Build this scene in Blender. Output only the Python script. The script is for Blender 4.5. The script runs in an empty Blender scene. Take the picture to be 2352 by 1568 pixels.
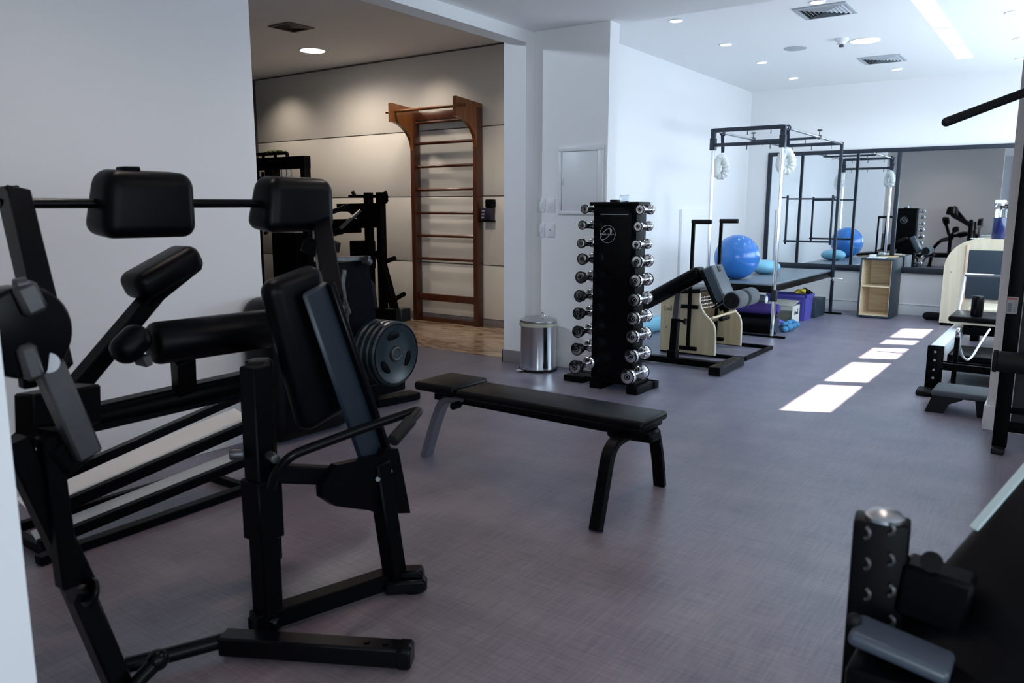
import bpy, bmesh, math, random
from mathutils import Vector, Matrix, Quaternion
random.seed(7)
R = math.radians
COL = bpy.context.scene.collection
PI = math.pi
# ------------------------------------------------------------------ camera geometry (image taken as 2352 x 1568)
FPX, YAW, PIT, ROL, CH = 1792.8, R(-35.58), R(9.52), R(0.14), 1.3
_fw = Vector((math.sin(YAW)*math.cos(PIT), math.cos(YAW)*math.cos(PIT), -math.sin(PIT)))
_r0 = Vector((math.cos(YAW), -math.sin(YAW), 0)); _u0 = _r0.cross(_fw)
_rt = _r0*math.cos(ROL)+_u0*math.sin(ROL); _up = _u0*math.cos(ROL)-_r0*math.sin(ROL)
_O = Vector((0, 0, CH))
def _on(x, y, ax, v):
    d = _rt*((x-1176)/FPX)+_up*(-(y-784)/FPX)+_fw
    return _O+d*((v-_O[ax])/d[ax])
def ax(x, y, X): return _on(x, y, 0, X)     # point on the plane X = const seen at a measured place of the photo
def ay(x, y, Y): return _on(x, y, 1, Y)
def az(x, y, Z): return _on(x, y, 2, Z)
# ------------------------------------------------------------------ materials
def mat(name, col, rough=.5, metal=0., spec=.5, noise=0., nscale=20, bump=0., bscale=200, coat=0., alpha=1, trans=0., emit=None, estr=0, rvar=0):
    m = bpy.data.materials.new(name); m.use_nodes = True
    nt = m.node_tree; b = nt.nodes['Principled BSDF']
    b.inputs['Base Color'].default_value = (*col, 1); b.inputs['Roughness'].default_value = rough
    b.inputs['Metallic'].default_value = metal; b.inputs['Specular IOR Level'].default_value = spec
    b.inputs['Coat Weight'].default_value = coat
    b.inputs['Transmission Weight'].default_value = trans
    if emit: b.inputs['Emission Color'].default_value = (*emit, 1); b.inputs['Emission Strength'].default_value = estr
    tc = nt.nodes.new('ShaderNodeTexCoord')
    if noise or rvar:
        n = nt.nodes.new('ShaderNodeTexNoise'); n.inputs['Scale'].default_value = nscale; n.inputs['Detail'].default_value = 4
        nt.links.new(tc.outputs['Object'], n.inputs['Vector'])
        if noise:
            mx = nt.nodes.new('ShaderNodeMix'); mx.data_type = 'RGBA'
            mx.inputs['A'].default_value = (*[max(0, c*(1-noise)) for c in col], 1)
            mx.inputs['B'].default_value = (*[min(1, c*(1+noise)) for c in col], 1)
            nt.links.new(n.outputs['Fac'], mx.inputs['Factor']); nt.links.new(mx.outputs['Result'], b.inputs['Base Color'])
        if rvar:
            mr = nt.nodes.new('ShaderNodeMapRange'); mr.inputs['To Min'].default_value = max(.02, rough-rvar); mr.inputs['To Max'].default_value = rough+rvar
            nt.links.new(n.outputs['Fac'], mr.inputs['Value']); nt.links.new(mr.outputs['Result'], b.inputs['Roughness'])
    if bump:
        n2 = nt.nodes.new('ShaderNodeTexNoise'); n2.inputs['Scale'].default_value = bscale; n2.inputs['Detail'].default_value = 3
        bp = nt.nodes.new('ShaderNodeBump'); bp.inputs['Strength'].default_value = bump; bp.inputs['Distance'].default_value = .002
        nt.links.new(tc.outputs['Object'], n2.inputs['Vector']); nt.links.new(n2.outputs['Fac'], bp.inputs['Height'])
        nt.links.new(bp.outputs['Normal'], b.inputs['Normal'])
    return m
def wood(name, c1, c2, scale, axis='Z', rough=.4, coat=.1):
    m = mat(name, c1, rough, coat=coat); nt = m.node_tree; b = nt.nodes['Principled BSDF']
    tc = nt.nodes.new('ShaderNodeTexCoord'); mp = nt.nodes.new('ShaderNodeMapping')
    s = {'X': (.06, 1, 1), 'Y': (1, .06, 1), 'Z': (1, 1, .06)}[axis]
    mp.inputs['Scale'].default_value = [scale*q for q in s]
    n = nt.nodes.new('ShaderNodeTexNoise'); n.inputs['Scale'].default_value = 1; n.inputs['Detail'].default_value = 6; n.inputs['Distortion'].default_value = 1.2
    cr = nt.nodes.new('ShaderNodeValToRGB'); cr.color_ramp.elements[0].position = .35; cr.color_ramp.elements[1].position = .65
    cr.color_ramp.elements[0].color = (*c1, 1); cr.color_ramp.elements[1].color = (*c2, 1)
    nt.links.new(tc.outputs['Object'], mp.inputs['Vector']); nt.links.new(mp.outputs['Vector'], n.inputs['Vector'])
    nt.links.new(n.outputs['Fac'], cr.inputs['Fac']); nt.links.new(cr.outputs['Color'], b.inputs['Base Color'])
    return m
M = dict(
 wall=mat('white_paint', (.79, .79, .80), .75, bump=.05, bscale=300),
 ceil=mat('ceiling_paint', (.86, .87, .88), .8),
 warmwall=mat('cream_panel', (.78, .75, .69), .45, noise=.04, nscale=2.0, rvar=.1),
 groove=mat('panel_groove', (.16, .14, .12), .8),
 base=mat('white_skirting', (.74, .75, .78), .5),
 gbase=mat('grey_stone_skirting', (.20, .18, .185), .5, noise=.15, nscale=30),
 black=mat('black_powder_coat', (.0012, .0012, .0018), .40, bump=.06, bscale=600, spec=.07),
 blackgloss=mat('black_gloss_paint', (.0012, .0012, .002), .24, coat=.0, rvar=.05, nscale=8, spec=.16),
 leather=mat('black_vinyl_pad', (.0010, .0010, .0016), .36, bump=.14, bscale=420, spec=.12, rvar=.06, nscale=14),
 bluepad=mat('dark_blue_vinyl', (.007, .014, .024), .36, bump=.2, bscale=420),
 greypad=mat('grey_blue_vinyl', (.12, .16, .20), .35, bump=.12, bscale=300),
 foam=mat('grey_foam', (.10, .115, .13), .9, bump=.3, bscale=900),
 blackfoam=mat('black_foam', (.005, .005, .006), .85, bump=.3, bscale=900, spec=.2),
 rubber=mat('black_rubber', (.004, .004, .005), .6, bump=.15, bscale=300, spec=.2),
 chrome=mat('chrome', (.78, .79, .81), .12, metal=1, rvar=.05, nscale=40),
 steel=mat('brushed_steel', (.50, .51, .53), .32, metal=1, rvar=.08, nscale=30),
 dsteel=mat('worn_grey_steel', (.10, .10, .105), .38, metal=.8, noise=.3, nscale=15),
 alu=mat('white_aluminium', (.72, .76, .78), .35, metal=.3),
 ladwood=wood('dark_varnished_wood', (.052, .013, .005), (.095, .026, .009), 30, 'Z', .35, .3),
 ladwood2=wood('orange_varnished_wood', (.19, .062, .014), (.28, .10, .024), 22, 'Z', .35, .3),
 ply=wood('birch_plywood', (.58, .51, .37), (.66, .60, .46), 12, 'Z', .45),
 plytan=wood('tan_plywood', (.42, .34, .21), (.52, .43, .28), 12, 'Z', .45),
 hippad=mat('dark_grey_blue_vinyl', (.05, .068, .088), .34, bump=.12, bscale=300),
 plyx=wood('grained_plywood', (.72, .55, .35), (.90, .76, .54), 26, 'X', .5),
 plyedge=mat('plywood_edge', (.72, .66, .52), .6),
 blue=mat('blue_ball_rubber', (.020, .16, .52), .26, coat=.3, noise=.08, nscale=3),
 cyan=mat('pale_blue_rubber', (.20, .48, .64), .4),
 purple=mat('purple_foam', (.05, .03, .20), .7, bump=.2, bscale=300),
 violet=mat('violet_plastic', (.09, .08, .40), .4),
 navy=mat('navy_plastic', (.010, .018, .12), .35),
 teal=mat('blue_cloth', (.05, .22, .42), .8, noise=.3, nscale=40),
 slate=mat('dark_slate_board', (.018, .034, .05), .5),
 card=mat('pale_cardboard', (.62, .62, .56), .8, noise=.05, nscale=20),
 ink=mat('dark_ink', (.02, .03, .03), .8),
 fleece=mat('white_fleece', (.70, .72, .70), .95, bump=.9, bscale=260, noise=.06, nscale=60),
 strap=mat('navy_webbing', (.012, .018, .05), .8),
 yellow=mat('yellow_band', (.62, .50, .05), .6),
 paper=mat('paper', (.78, .80, .80), .7),
 kraft=mat('kraft_paper', (.55, .42, .25), .8),
 logo=mat('silver_print', (.30, .31, .34), .5),
 plastic=mat('white_plastic', (.74, .75, .78), .4),
 plate=mat('blue_black_rubber_plate', (.005, .016, .024), .32, bump=.1, bscale=200),
 grille=mat('vent_metal', (.42, .46, .50), .5),
 dark=mat('vent_dark', (.02, .022, .025), .8),
 darkgrille=mat('brown_grey_vent_metal', (.16, .13, .12), .6),
 frame=mat('navy_black_frame', (.008, .015, .028), .4),
 mirror=mat('mirror_glass', (.80, .84, .86), .015, metal=1),
 curtain=mat('dark_curtain', (.012, .022, .020), .9),
 bag=mat('clear_plastic_bag', (.75, .74, .60), .2, trans=.5),
 redp=mat('dark_red_print', (.25, .03, .03), .6),
 blueliq=mat('dark_blue_liquid', (.006, .014, .085), .15, coat=.3),
 spring=mat('spring_steel', (.62, .57, .56), .3, metal=.9),
)
def glassmat():
    m = bpy.data.materials.new('clear_glass'); m.use_nodes = True
    b = m.node_tree.nodes['Principled BSDF']; b.inputs['Base Color'].default_value = (.86, .90, .92, 1)
    b.inputs['Roughness'].default_value = .05; b.inputs['Transmission Weight'].default_value = 1; b.inputs['IOR'].default_value = 1.3
    return m
M['glass'] = glassmat()
def lampmat(name, c, s):
    m = bpy.data.materials.new(name); m.use_nodes = True; nt = m.node_tree; nt.nodes.clear()
    e = nt.nodes.new('ShaderNodeEmission'); e.inputs[0].default_value = (*c, 1); e.inputs[1].default_value = s
    o = nt.nodes.new('ShaderNodeOutputMaterial'); nt.links.new(e.outputs[0], o.inputs[0]); return m
M['lampcool'] = lampmat('lamp_cool', (.93, .97, 1.), 7)
M['lampwarm'] = lampmat('lamp_warm', (1., .93, .95), 9)
M['streakglow'] = lampmat('sun_streak_glow', (.94, .97, 1.), 1.35)  # glow of the added sun streak panels
M['daypane'] = lampmat('daylit_pane', (.80, .92, 1.), 2.4)
def floormat():
    m = mat('woven_vinyl', (.2, .18, .18), .3, spec=.95); nt = m.node_tree; b = nt.nodes['Principled BSDF']; b.inputs['Specular Tint'].default_value = (.40, .72, 1., 1); b.inputs['Sheen Weight'].default_value = .22; b.inputs['Sheen Roughness'].default_value = .35; b.inputs['Sheen Tint'].default_value = (.30, .58, 1., 1); L = nt.links.new
    tc = nt.nodes.new('ShaderNodeTexCoord')
    def nz(sc, det=3, rz=0):
        mp = nt.nodes.new('ShaderNodeMapping'); mp.inputs['Scale'].default_value = sc; mp.inputs['Rotation'].default_value = (0, 0, rz)
        n = nt.nodes.new('ShaderNodeTexNoise'); n.inputs['Scale'].default_value = 1; n.inputs['Detail'].default_value = det
        L(tc.outputs['Object'], mp.inputs['Vector']); L(mp.outputs['Vector'], n.inputs['Vector']); return n
    a = nz((6, 110, 1)); c = nz((110, 6, 1)); big = nz((1.6, 4.5, 1), 4); big2 = nz((5, 1.4, 1), 3)
    def mth(op, x, y):
        q = nt.nodes.new('ShaderNodeMath'); q.operation = op
        for i, v in enumerate((x, y)):
            if hasattr(v, 'outputs'): L(v.outputs[0], q.inputs[i])
            else: q.inputs[i].default_value = v
        return q
    s1 = mth('ADD', mth('MULTIPLY', a, .5), mth('MULTIPLY', c, .5))
    s2 = mth('ADD', mth('MULTIPLY', big, .5), mth('MULTIPLY', big2, .5))
    s = mth('ADD', mth('MULTIPLY', s1, .5), mth('MULTIPLY', s2, .5))
    cr = nt.nodes.new('ShaderNodeValToRGB'); e = cr.color_ramp.elements
    e[0].position = .38; e[0].color = (.110, .073, .080, 1); e[1].position = .62; e[1].color = (.240, .184, .190, 1)
    L(s.outputs[0], cr.inputs['Fac']); L(cr.outputs['Color'], b.inputs['Base Color'])
    mr = nt.nodes.new('ShaderNodeMapRange'); mr.inputs['To Min'].default_value = .33; mr.inputs['To Max'].default_value = .40
    L(s.outputs[0], mr.inputs['Value']); L(mr.outputs['Result'], b.inputs['Roughness'])
    bp = nt.nodes.new('ShaderNodeBump'); bp.inputs['Strength'].default_value = .05; bp.inputs['Distance'].default_value = .001
    L(s1.outputs[0], bp.inputs['Height']); L(bp.outputs['Normal'], b.inputs['Normal']); return m
M['vinyl'] = floormat()
def marblemat():
    m = mat('beige_marble', (.5, .4, .3), .16); nt = m.node_tree; b = nt.nodes['Principled BSDF']; L = nt.links.new
    tc = nt.nodes.new('ShaderNodeTexCoord'); mp = nt.nodes.new('ShaderNodeMapping'); mp.inputs['Scale'].default_value = (1.2, 3.2, 1); mp.inputs['Rotation'].default_value = (0, 0, .3)
    n = nt.nodes.new('ShaderNodeTexNoise'); n.inputs['Scale'].default_value = 1.6; n.inputs['Detail'].default_value = 8; n.inputs['Distortion'].default_value = 2.2
    cr = nt.nodes.new('ShaderNodeValToRGB'); e = cr.color_ramp.elements
    e[0].position = .36; e[0].color = (.20, .10, .05, 1); e[1].position = .62; e[1].color = (.46, .36, .26, 1)
    x = e.new(.46); x.color = (.36, .26, .18, 1)
    L(tc.outputs['Object'], mp.inputs['Vector']); L(mp.outputs['Vector'], n.inputs['Vector']); L(n.outputs['Fac'], cr.inputs['Fac']); L(cr.outputs['Color'], b.inputs['Base Color']); return m
M['marble'] = marblemat()
def checkermat():
    m = mat('checker_plate', (.74, .72, .70), .55, metal=.0); nt = m.node_tree; b = nt.nodes['Principled BSDF']; L = nt.links.new
    tc = nt.nodes.new('ShaderNodeTexCoord'); mp = nt.nodes.new('ShaderNodeMapping'); mp.inputs['Scale'].default_value = (38, 38, 38); mp.inputs['Rotation'].default_value = (0, 0, R(45))
    v = nt.nodes.new('ShaderNodeTexChecker'); v.inputs['Scale'].default_value = 1
    bp = nt.nodes.new('ShaderNodeBump'); bp.inputs['Strength'].default_value = .5; bp.inputs['Distance'].default_value = .003
    L(tc.outputs['Object'], mp.inputs['Vector']); L(mp.outputs['Vector'], v.inputs['Vector']); L(v.outputs['Fac'], bp.inputs['Height']); L(bp.outputs['Normal'], b.inputs['Normal']); return m
M['checker'] = checkermat()
# ------------------------------------------------------------------ mesh toolkit (world coordinates, shifted to the parent on build)
def V(*a): return Vector(a if len(a) > 1 else a[0])
def basis(d, up=V(0, 0, 1)):
    d = d.normalized()
    if abs(d.dot(up)) > .999: up = V(0, 1, 0)
    x = d.cross(up).normalized(); z = x.cross(d).normalized()
    return x, d, z
class MB:
    def __init__(s): s.bm = bmesh.new()
    def _m(s, b2, mtx=None):
        if mtx is not None: b2.transform(mtx)
        me = bpy.data.meshes.new('t'); b2.to_mesh(me); b2.free(); s.bm.from_mesh(me); bpy.data.meshes.remove(me); return s
    def box(s, a, b, bev=0, seg=2, rot=None):
        a, b = V(a), V(b); c = (a+b)/2; d = b-a
        b2 = bmesh.new(); bmesh.ops.create_cube(b2, size=1)
        for v in b2.verts: v.co = Vector((v.co.x*abs(d.x), v.co.y*abs(d.y), v.co.z*abs(d.z)))
        if bev: bmesh.ops.bevel(b2, geom=b2.edges[:], offset=bev, segments=seg, profile=.5, affect='EDGES')
        m = Matrix.Translation(c)
        if rot is not None: m = m @ rot
        return s._m(b2, m)
    def bar(s, p, q, w, h, bev=.003, up=V(0, 0, 1), seg=1):
        p, q = V(p), V(q); x, y, z = basis(q-p, up); L = (q-p).length
        b2 = bmesh.new(); bmesh.ops.create_cube(b2, size=1)
        for v in b2.verts: v.co = Vector((v.co.x*w, v.co.y*L, v.co.z*h))
        if bev: bmesh.ops.bevel(b2, geom=b2.edges[:], offset=min(bev, w*.45, h*.45, L*.45), segments=seg, profile=.5, affect='EDGES')
        return s._m(b2, Matrix.Translation((p+q)/2) @ Matrix((x, y, z)).transposed().to_4x4())
    def cyl(s, p, q, r, r2=None, n=20, bev=0):
        p, q = V(p), V(q); r2 = r if r2 is None else r2; x, y, z = basis(q-p)
        b2 = bmesh.new(); bmesh.ops.create_cone(b2, cap_ends=True, segments=n, radius1=r, radius2=r2, depth=(q-p).length)
        if bev:
            es = [e for e in b2.edges if any(len(f.verts) > 4 for f in e.link_faces)]
            bmesh.ops.bevel(b2, geom=es, offset=bev, segments=3, profile=.5, affect='EDGES')
        return s._m(b2, Matrix.Translation((p+q)/2) @ Matrix((x, z*-1, y)).transposed().to_4x4())
    def tube(s, pts, r, n=12, bend=0, closed=False):
        pts = [V(p) for p in pts]
        if bend:
            out = [pts[0]]
            for i in range(1, len(pts)-1):
                a, b, c = pts[i-1], pts[i], pts[i+1]; k = min(bend, (a-b).length*.45, (c-b).length*.45)
                p0 = b+(a-b).normalized()*k; p1 = b+(c-b).normalized()*k
                for t in range(7):
                    u = t/6; out.append(p0*(1-u)**2+b*2*u*(1-u)+p1*u*u)
            out.append(pts[-1]); pts = out
        N = len(pts); rings = []; x = None
        for i, p in enumerate(pts):
            if closed: d = (pts[(i+1) % N]-pts[i-1]).normalized()
            else: d = ((pts[min(i+1, N-1)]-p).normalized()+(p-pts[max(i-1, 0)]).normalized()).normalized()
            if x is None: x = basis(d)[0]
            x = (x-d*x.dot(d)).normalized(); z = x.cross(d)
            rr = r[i] if isinstance(r, (list, tuple)) else r
            rings.append([s.bm.verts.new(p+(x*math.cos(2*PI*k/n)+z*math.sin(2*PI*k/n))*rr) for k in range(n)])
        for i in range(N if closed else N-1):
            a, b = rings[i], rings[(i+1) % N]
            for k in range(n): s.bm.faces.new((a[k], a[(k+1) % n], b[(k+1) % n], b[k]))
        if not closed:
            s.bm.faces.new(rings[0][::-1]); s.bm.faces.new(rings[-1])
        return s
    def prism(s, poly, o, u, v, w):     # poly in (u, v), extruded along w
        o, u, v, w = V(o), V(u), V(v), V(w)
        a = [s.bm.verts.new(o+u*p[0]+v*p[1]) for p in poly]; b = [s.bm.verts.new(o+u*p[0]+v*p[1]+w) for p in poly]
        s.bm.faces.new(a[::-1]); s.bm.faces.new(b); n = len(poly)
        for i in range(n): s.bm.faces.new((a[i], a[(i+1) % n], b[(i+1) % n], b[i]))
        return s
    def _pp(s, pts, w):      # 3D outline extruded along w
        pts = [V(p) for p in pts]; w = V(w)
        a = [s.bm.verts.new(p) for p in pts]; b = [s.bm.verts.new(p+w) for p in pts]; n = len(pts)
        s.bm.faces.new(a[::-1]); s.bm.faces.new(b)
        for i in range(n): s.bm.faces.new((a[i], a[(i+1) % n], b[(i+1) % n], b[i]))
        return s
    def lathe(s, prof, c, d=V(0, 0, 1), n=32):    # prof: (radius, along)
        c = V(c); x, y, z = basis(V(d)); rings = []
        for r, h in prof: rings.append([s.bm.verts.new(c+y*h+(x*math.cos(2*PI*k/n)+z*math.sin(2*PI*k/n))*max(r, 1e-4)) for k in range(n)])
        for a, b in zip(rings, rings[1:]):
            for k in range(n): s.bm.faces.new((a[k], a[(k+1) % n], b[(k+1) % n], b[k]))
        s.bm.faces.new(rings[0][::-1]); s.bm.faces.new(rings[-1]); return s
    def ball(s, c, r, sx=1, sy=1, sz=1, n=32):
        b2 = bmesh.new(); bmesh.ops.create_uvsphere(b2, u_segments=n, v_segments=n//2, radius=r)
        return s._m(b2, Matrix.Translation(V(c)) @ Matrix.Diagonal((sx, sy, sz, 1)))
    def pad(s, c, sx, sy, sz, r, rot=None, seg=5):    # upholstered block with full rounded edges
        b2 = bmesh.new(); bmesh.ops.create_cube(b2, size=1)
        for v in b2.verts: v.co = Vector((v.co.x*sx, v.co.y*sy, v.co.z*sz))
        bmesh.ops.bevel(b2, geom=b2.edges[:]+b2.verts[:], offset=min(r, sx*.49, sy*.49, sz*.49), segments=seg, profile=.5, affect='EDGES')
        m = Matrix.Translation(V(c))
        if rot is not None: m = m @ rot.to_4x4()
        return s._m(b2, m)
    def torus(s, c, d, Rr, r, n=28, k=10, a0=0, a1=2*PI):
        x, y, z = basis(V(d)); full = abs(a1-a0-2*PI) < 1e-6
        pts = [V(c)+(x*math.cos(a0+(a1-a0)*i/(n if full else n-1))+z*math.sin(a0+(a1-a0)*i/(n if full else n-1)))*Rr for i in range(n)]
        return s.tube(pts, r, k, closed=full)
    def build(s, name, m, parent=None, label=None):
        off = V(0, 0, 0); p = parent
        while p is not None: off += p.location; p = p.parent
        bmesh.ops.recalc_face_normals(s.bm, faces=s.bm.faces[:])
        me = bpy.data.meshes.new(name); s.bm.transform(Matrix.Translation(-off)); s.bm.to_mesh(me); s.bm.free()
        for mm in (m if isinstance(m, (list, tuple)) else [m]): me.materials.append(M[mm] if isinstance(mm, str) else mm)
        me.polygons.foreach_set('use_smooth', [True]*len(me.polygons)); me.set_sharp_from_angle(angle=R(38))
        o = bpy.data.objects.new(name, me); COL.objects.link(o)
        if parent is not None: o.parent = parent
        if label: o['label'] = label
        return o
def tag(o, label, cat, group=None):
    o['label'] = label; o['category'] = cat
    if group: o['group'] = group
    return o
def thing(name, label, cat, loc, group=None):
    o = bpy.data.objects.new(name, None); COL.objects.link(o); o.location = loc; o.empty_display_size = .1
    return tag(o, label, cat, group)
def struct(name, mb, m, label=None):
    o = mb.build(name, m); o['kind'] = 'structure'
    if label: o['label'] = label
    return o
def frame3(p, q, up=V(0, 0, 1)):       # rotation whose Y runs p->q and Z towards up
    x, y, z = basis(V(q)-V(p), up); return Matrix((x, y, z)).transposed()
# ================================================================== the room
YB, ZC, ZM, ZL = 10.98, 2.91, 2.725, 3.05
struct('floor', MB().box((-9.5, -3.2, -.1), (2.8, 11.2, 0)), 'vinyl')
struct('floor_marble', MB().box((-9.3, 5.53, 0), (-3.95, 6.97, .003)), 'marble', 'polished beige marble floor in front of the wall bars')
struct('wall_left', MB().box((-3.89, .47, 0), (-3.73, 2.776, 3.1)), 'wall')
struct('baseboard_left', MB().box((-3.73, .568, 0), (-3.716, 2.776, .1), .003), 'base')
struct('wall_near', MB().box((-3.89, .47, 0), (-1.49, .566, 2.8)), 'wall')
struct('trim_1', MB().box((-3.716, .566, 0), (-1.487, .58, .1), .003), 'base')
struct('beam', MB().box((-3.89, 2.776, 2.63), (-3.73, 5.4, 3.1)), 'wall')
struct('column', MB().box((-3.95, 5.4, 0), (-3.73, 5.9, 3.1)), 'wall')
struct('baseboard_column', MB().box((-3.965, 5.386, 0), (-3.72, 5.40, .11), .003).box((-3.965, 5.386, 0), (-3.95, 5.9, .11), .003), 'gbase')
struct('wall_middle', MB().box((-3.73, 5.51, 0), (-3.03, 5.66, 3.0)), 'wall')
struct('baseboard_middle', MB().box((-3.73, 5.497, 0), (-3.018, 5.51, .13), .003).box((-3.03, 5.497, 0), (-3.018, 5.66, .13), .003), 'base')
struct('wall_pilates_left', MB().box((-3.95, 5.66, 0), (-3.81, 11.1, 3.1)), 'wall')
struct('wall_back', MB().box((-3.95, YB, 0), (.9, YB+.14, 3.1)), 'wall')
struct('baseboard_back', MB().box((-3.81, YB-.014, 0), (.6, YB, .13), .004).box((-3.81, YB-.02, .13), (.6, YB, .142), .003), 'base')
struct('baseboard_pilates_left', MB().box((-3.81, 5.66, 0), (-3.796, YB-.02, .13), .004), 'base')
struct('wall_right', MB().box((-.335, 5.4, 0), (2.8, 5.66, 3.0)), 'wall')
struct('baseboard_right', MB().box((-.35, 5.386, 0), (2.6, 5.40, .15), .003).box((-.35, 5.386, 0), (-.335, 5.66, .15), .003), 'base')
struct('ceiling', MB().box((-3.73, -3.2, ZM), (2.8, 5.66, 2.97)), 'ceil')
struct('ceiling_pilates', MB().box((-3.95, 5.66, ZC), (.9, 11.1, 3.1)), 'ceil')
struct('ceiling_left', MB().box((-9.5, .4, ZL), (-3.89, 7.1, 3.2)), 'ceil')
g = MB().box((-9.5, 6.978, 0), (-3.95, 7.1, 3.1)); struct('wall_bars_side', g, 'groove')
g = MB()
zs = [.085, .695, 1.456, 2.206, ZL-.012]
for a, b in zip(zs, zs[1:]): g.box((-9.3, 6.963, a+.005), (-3.95, 6.979, b-.006), .003)
struct('trim_2', g, 'warmwall', 'cream wall panels with dark horizontal joints')
struct('baseboard_bars', MB().box((-9.3, 6.95, 0), (-3.95, 6.963, .085), .002), 'gbase')
struct('wall_far_left', MB().box((-9.5, .4, 0), (-9.42, 7.1, 3.1)), 'wall')
w = struct('window_1', MB().box((-9.41, 3.5, .2), (-9.36, 6.9, 3.0)), 'curtain', 'dark tall window behind the black power rack')
fr = MB()
for y in (3.5, 4.6, 5.7, 6.85): fr.box((-9.36, y-.03, .2), (-9.32, y+.03, 3.0), .004)
for z in (.2, 1.1, 1.9, 2.55, 2.97): fr.box((-9.36, 3.5, z-.03), (-9.325, 6.9, z+.03), .004)
fr.build('window_frame', 'frame', w)
struct('wall_left_room_near', MB().box((-9.5, .3, 0), (-3.89, .4, 3.1)), 'wall')
# back of the main room (only the mirror sees it) with its window
W0, W1 = -1.2, 2.3
g = MB().box((-3.89, -3.2, 0), (W0, -3.05, 2.8)).box((W1, -3.2, 0), (2.8, -3.05, 2.8)).box((W0, -3.2, 0), (W1, -3.05, .5)).box((W0, -3.2, 2.45), (W1, -3.05, 2.8))
struct('wall_behind', g, 'wall')
def window(name, a, b, axis, n, lab=None):     # pane + frame with n divisions; a, b opposite corners on the wall face
    a, b = V(a), V(b); p = MB(); f = MB(); t = V(.02, 0, 0) if axis == 'x' else V(0, .02, 0)
    p.box(a-t*.5, b+t*.5); o = struct(name, p, 'daypane', lab)
    i = 1 if axis == 'x' else 0
    for k in range(n+1):
        c0, c1 = a.copy(), b.copy(); q = a[i]+(b[i]-a[i])*k/n; c0[i] = q-.025; c1[i] = q+.025; f.box(c0-t*1.6, c1+t*1.6)
    for q in (a.z, b.z):
        c0, c1 = a.copy(), b.copy(); c0.z = q-.025; c1.z = q+.025; f.box(c0-t*1.6, c1+t*1.6)
    f.build('window_frame', 'frame', o); return o
window('window_2', (W0, -3.1, .5), (W1, -3.1, 2.45), 'y', 3)
c = MB()
for k in range(9): c.cyl((W0-.25+k*.05, -2.98, .3), (W0-.25+k*.05, -2.98, 2.55), .032, n=10)
tag(c.build('curtain', 'curtain'), 'dark curtain beside the bright window seen in the wall mirror', 'curtain')
# right wall of the main room
g = MB().box((2.6, -3.2, 0), (2.75, 5.6, .85)).box((2.6, -3.2, 2.3), (2.75, 5.6, 2.8)).box((2.6, -3.2, .85), (2.75, -1.5, 2.3)).box((2.6, 3.6, .85), (2.75, 5.6, 2.3))
struct('wall_right_main', g, 'wall')
window('window_3', (2.66, -1.5, .85), (2.66, 3.6, 2.3), 'x', 4)
# right wall of the pilates room : frosted panes below, clear transoms above that let the sun in
XR = .6; tr = [(6.10, 7.08), (7.22, 8.19), (8.40, 9.09), (9.34, 9.69), (9.85, 10.65)]
ZB, ZT = 2.10, 2.49
g = MB().box((XR, 5.66, 0), (XR+.06, 11.1, .9)).box((XR, 5.66, 2.0), (XR+.06, 11.1, ZB)).box((XR, 5.66, ZT), (XR+.06, 11.1, 3.0))
ys = [5.66]+[q for p in tr for q in p]+[11.1]
for k in range(0, len(ys), 2): g.box((XR, ys[k], ZB), (XR+.06, ys[k+1], ZT))
g.box((XR, 5.66, .9), (XR+.06, 6.0, 2.0)).box((XR, 10.7, .9), (XR+.06, 11.1, 2.0))
struct('wall_pilates_right', g, 'wall')
window('window_4', (XR+.03, 6.0, .9), (XR+.03, 10.7, 2.0), 'x', 5)
# ------------------------------------------------------------------ lights
def area(name, loc, rot, sx, sy, power, col, spread=PI):
    l = bpy.data.lights.new(name, 'AREA'); l.shape = 'RECTANGLE'; l.size = sx; l.size_y = sy; l.energy = power; l.color = col; l.spread = spread
    o = bpy.data.objects.new(name, l); COL.objects.link(o); o.location = loc; o.rotation_euler = rot; return o
DAY = (.64, .82, 1.)
area('daylight_back', (1.65, -2.95, 1.5), (R(90), 0, R(12)), 1.2, 1.8, 28, (.70, .85, 1.), R(110))
area('daylight_right', (2.5, 1.1, 1.58), (R(90), 0, R(90)), 4.9, 1.35, 10, DAY)
area('daylight_pilates', (.54, 8.35, 1.45), (R(90), 0, R(90)), 4.6, 1.05, 86, DAY)
sl = bpy.data.lights.new('sun', 'SUN'); sl.energy = 60; sl.angle = R(.6); sl.color = (1, .97, .92)
so = bpy.data.objects.new('sun', sl); COL.objects.link(so); so.location = (4, 12, 6)
dh = V(-.905, -.425, 0); te = (ZB)/((XR+1.2)/.905)
sd = V(dh.x, dh.y, -te).normalized(); so.rotation_euler = (-sd).to_track_quat('Z', 'Y').to_euler()
def spot(name, loc, power, col, size=120, r=.05, blend=.6, tgt=None):
    l = bpy.data.lights.new(name, 'SPOT'); l.energy = power; l.color = col; l.spot_size = R(size); l.spot_blend = blend; l.shadow_soft_size = r
    o = bpy.data.objects.new(name, l); COL.objects.link(o); o.location = loc
    if tgt is not None: o.rotation_euler = (V(loc)-V(tgt)).to_track_quat('Z', 'Y').to_euler()
    return o
WARM = (1., .86, .72)
LX, LY = -7.10, 6.10
spot('lamp_left_room', (LX, LY, ZL-.03), 105, WARM, 165, .12, .8)
for i, x in enumerate((-8.6, -6.0, -4.55)): spot('wall_washer', (x, 6.4, ZL-.03), 26, WARM, 110, .06, 1, (x, 6.9, 1.0))
spot('fill_lower_wall', (-5.2, 4.3, ZL-.05), 75, WARM, 50, .10, .8, (-5.2, 6.97, .75))  # added fill spot without a fixture, brightens the lower cream wall
spot('lamp_left_room_near', (-5.7, 3.0, ZL-.05), 165, (.72, .84, 1.), 52, .10, .5, (-3.35, 5.5, 1.35))
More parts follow.
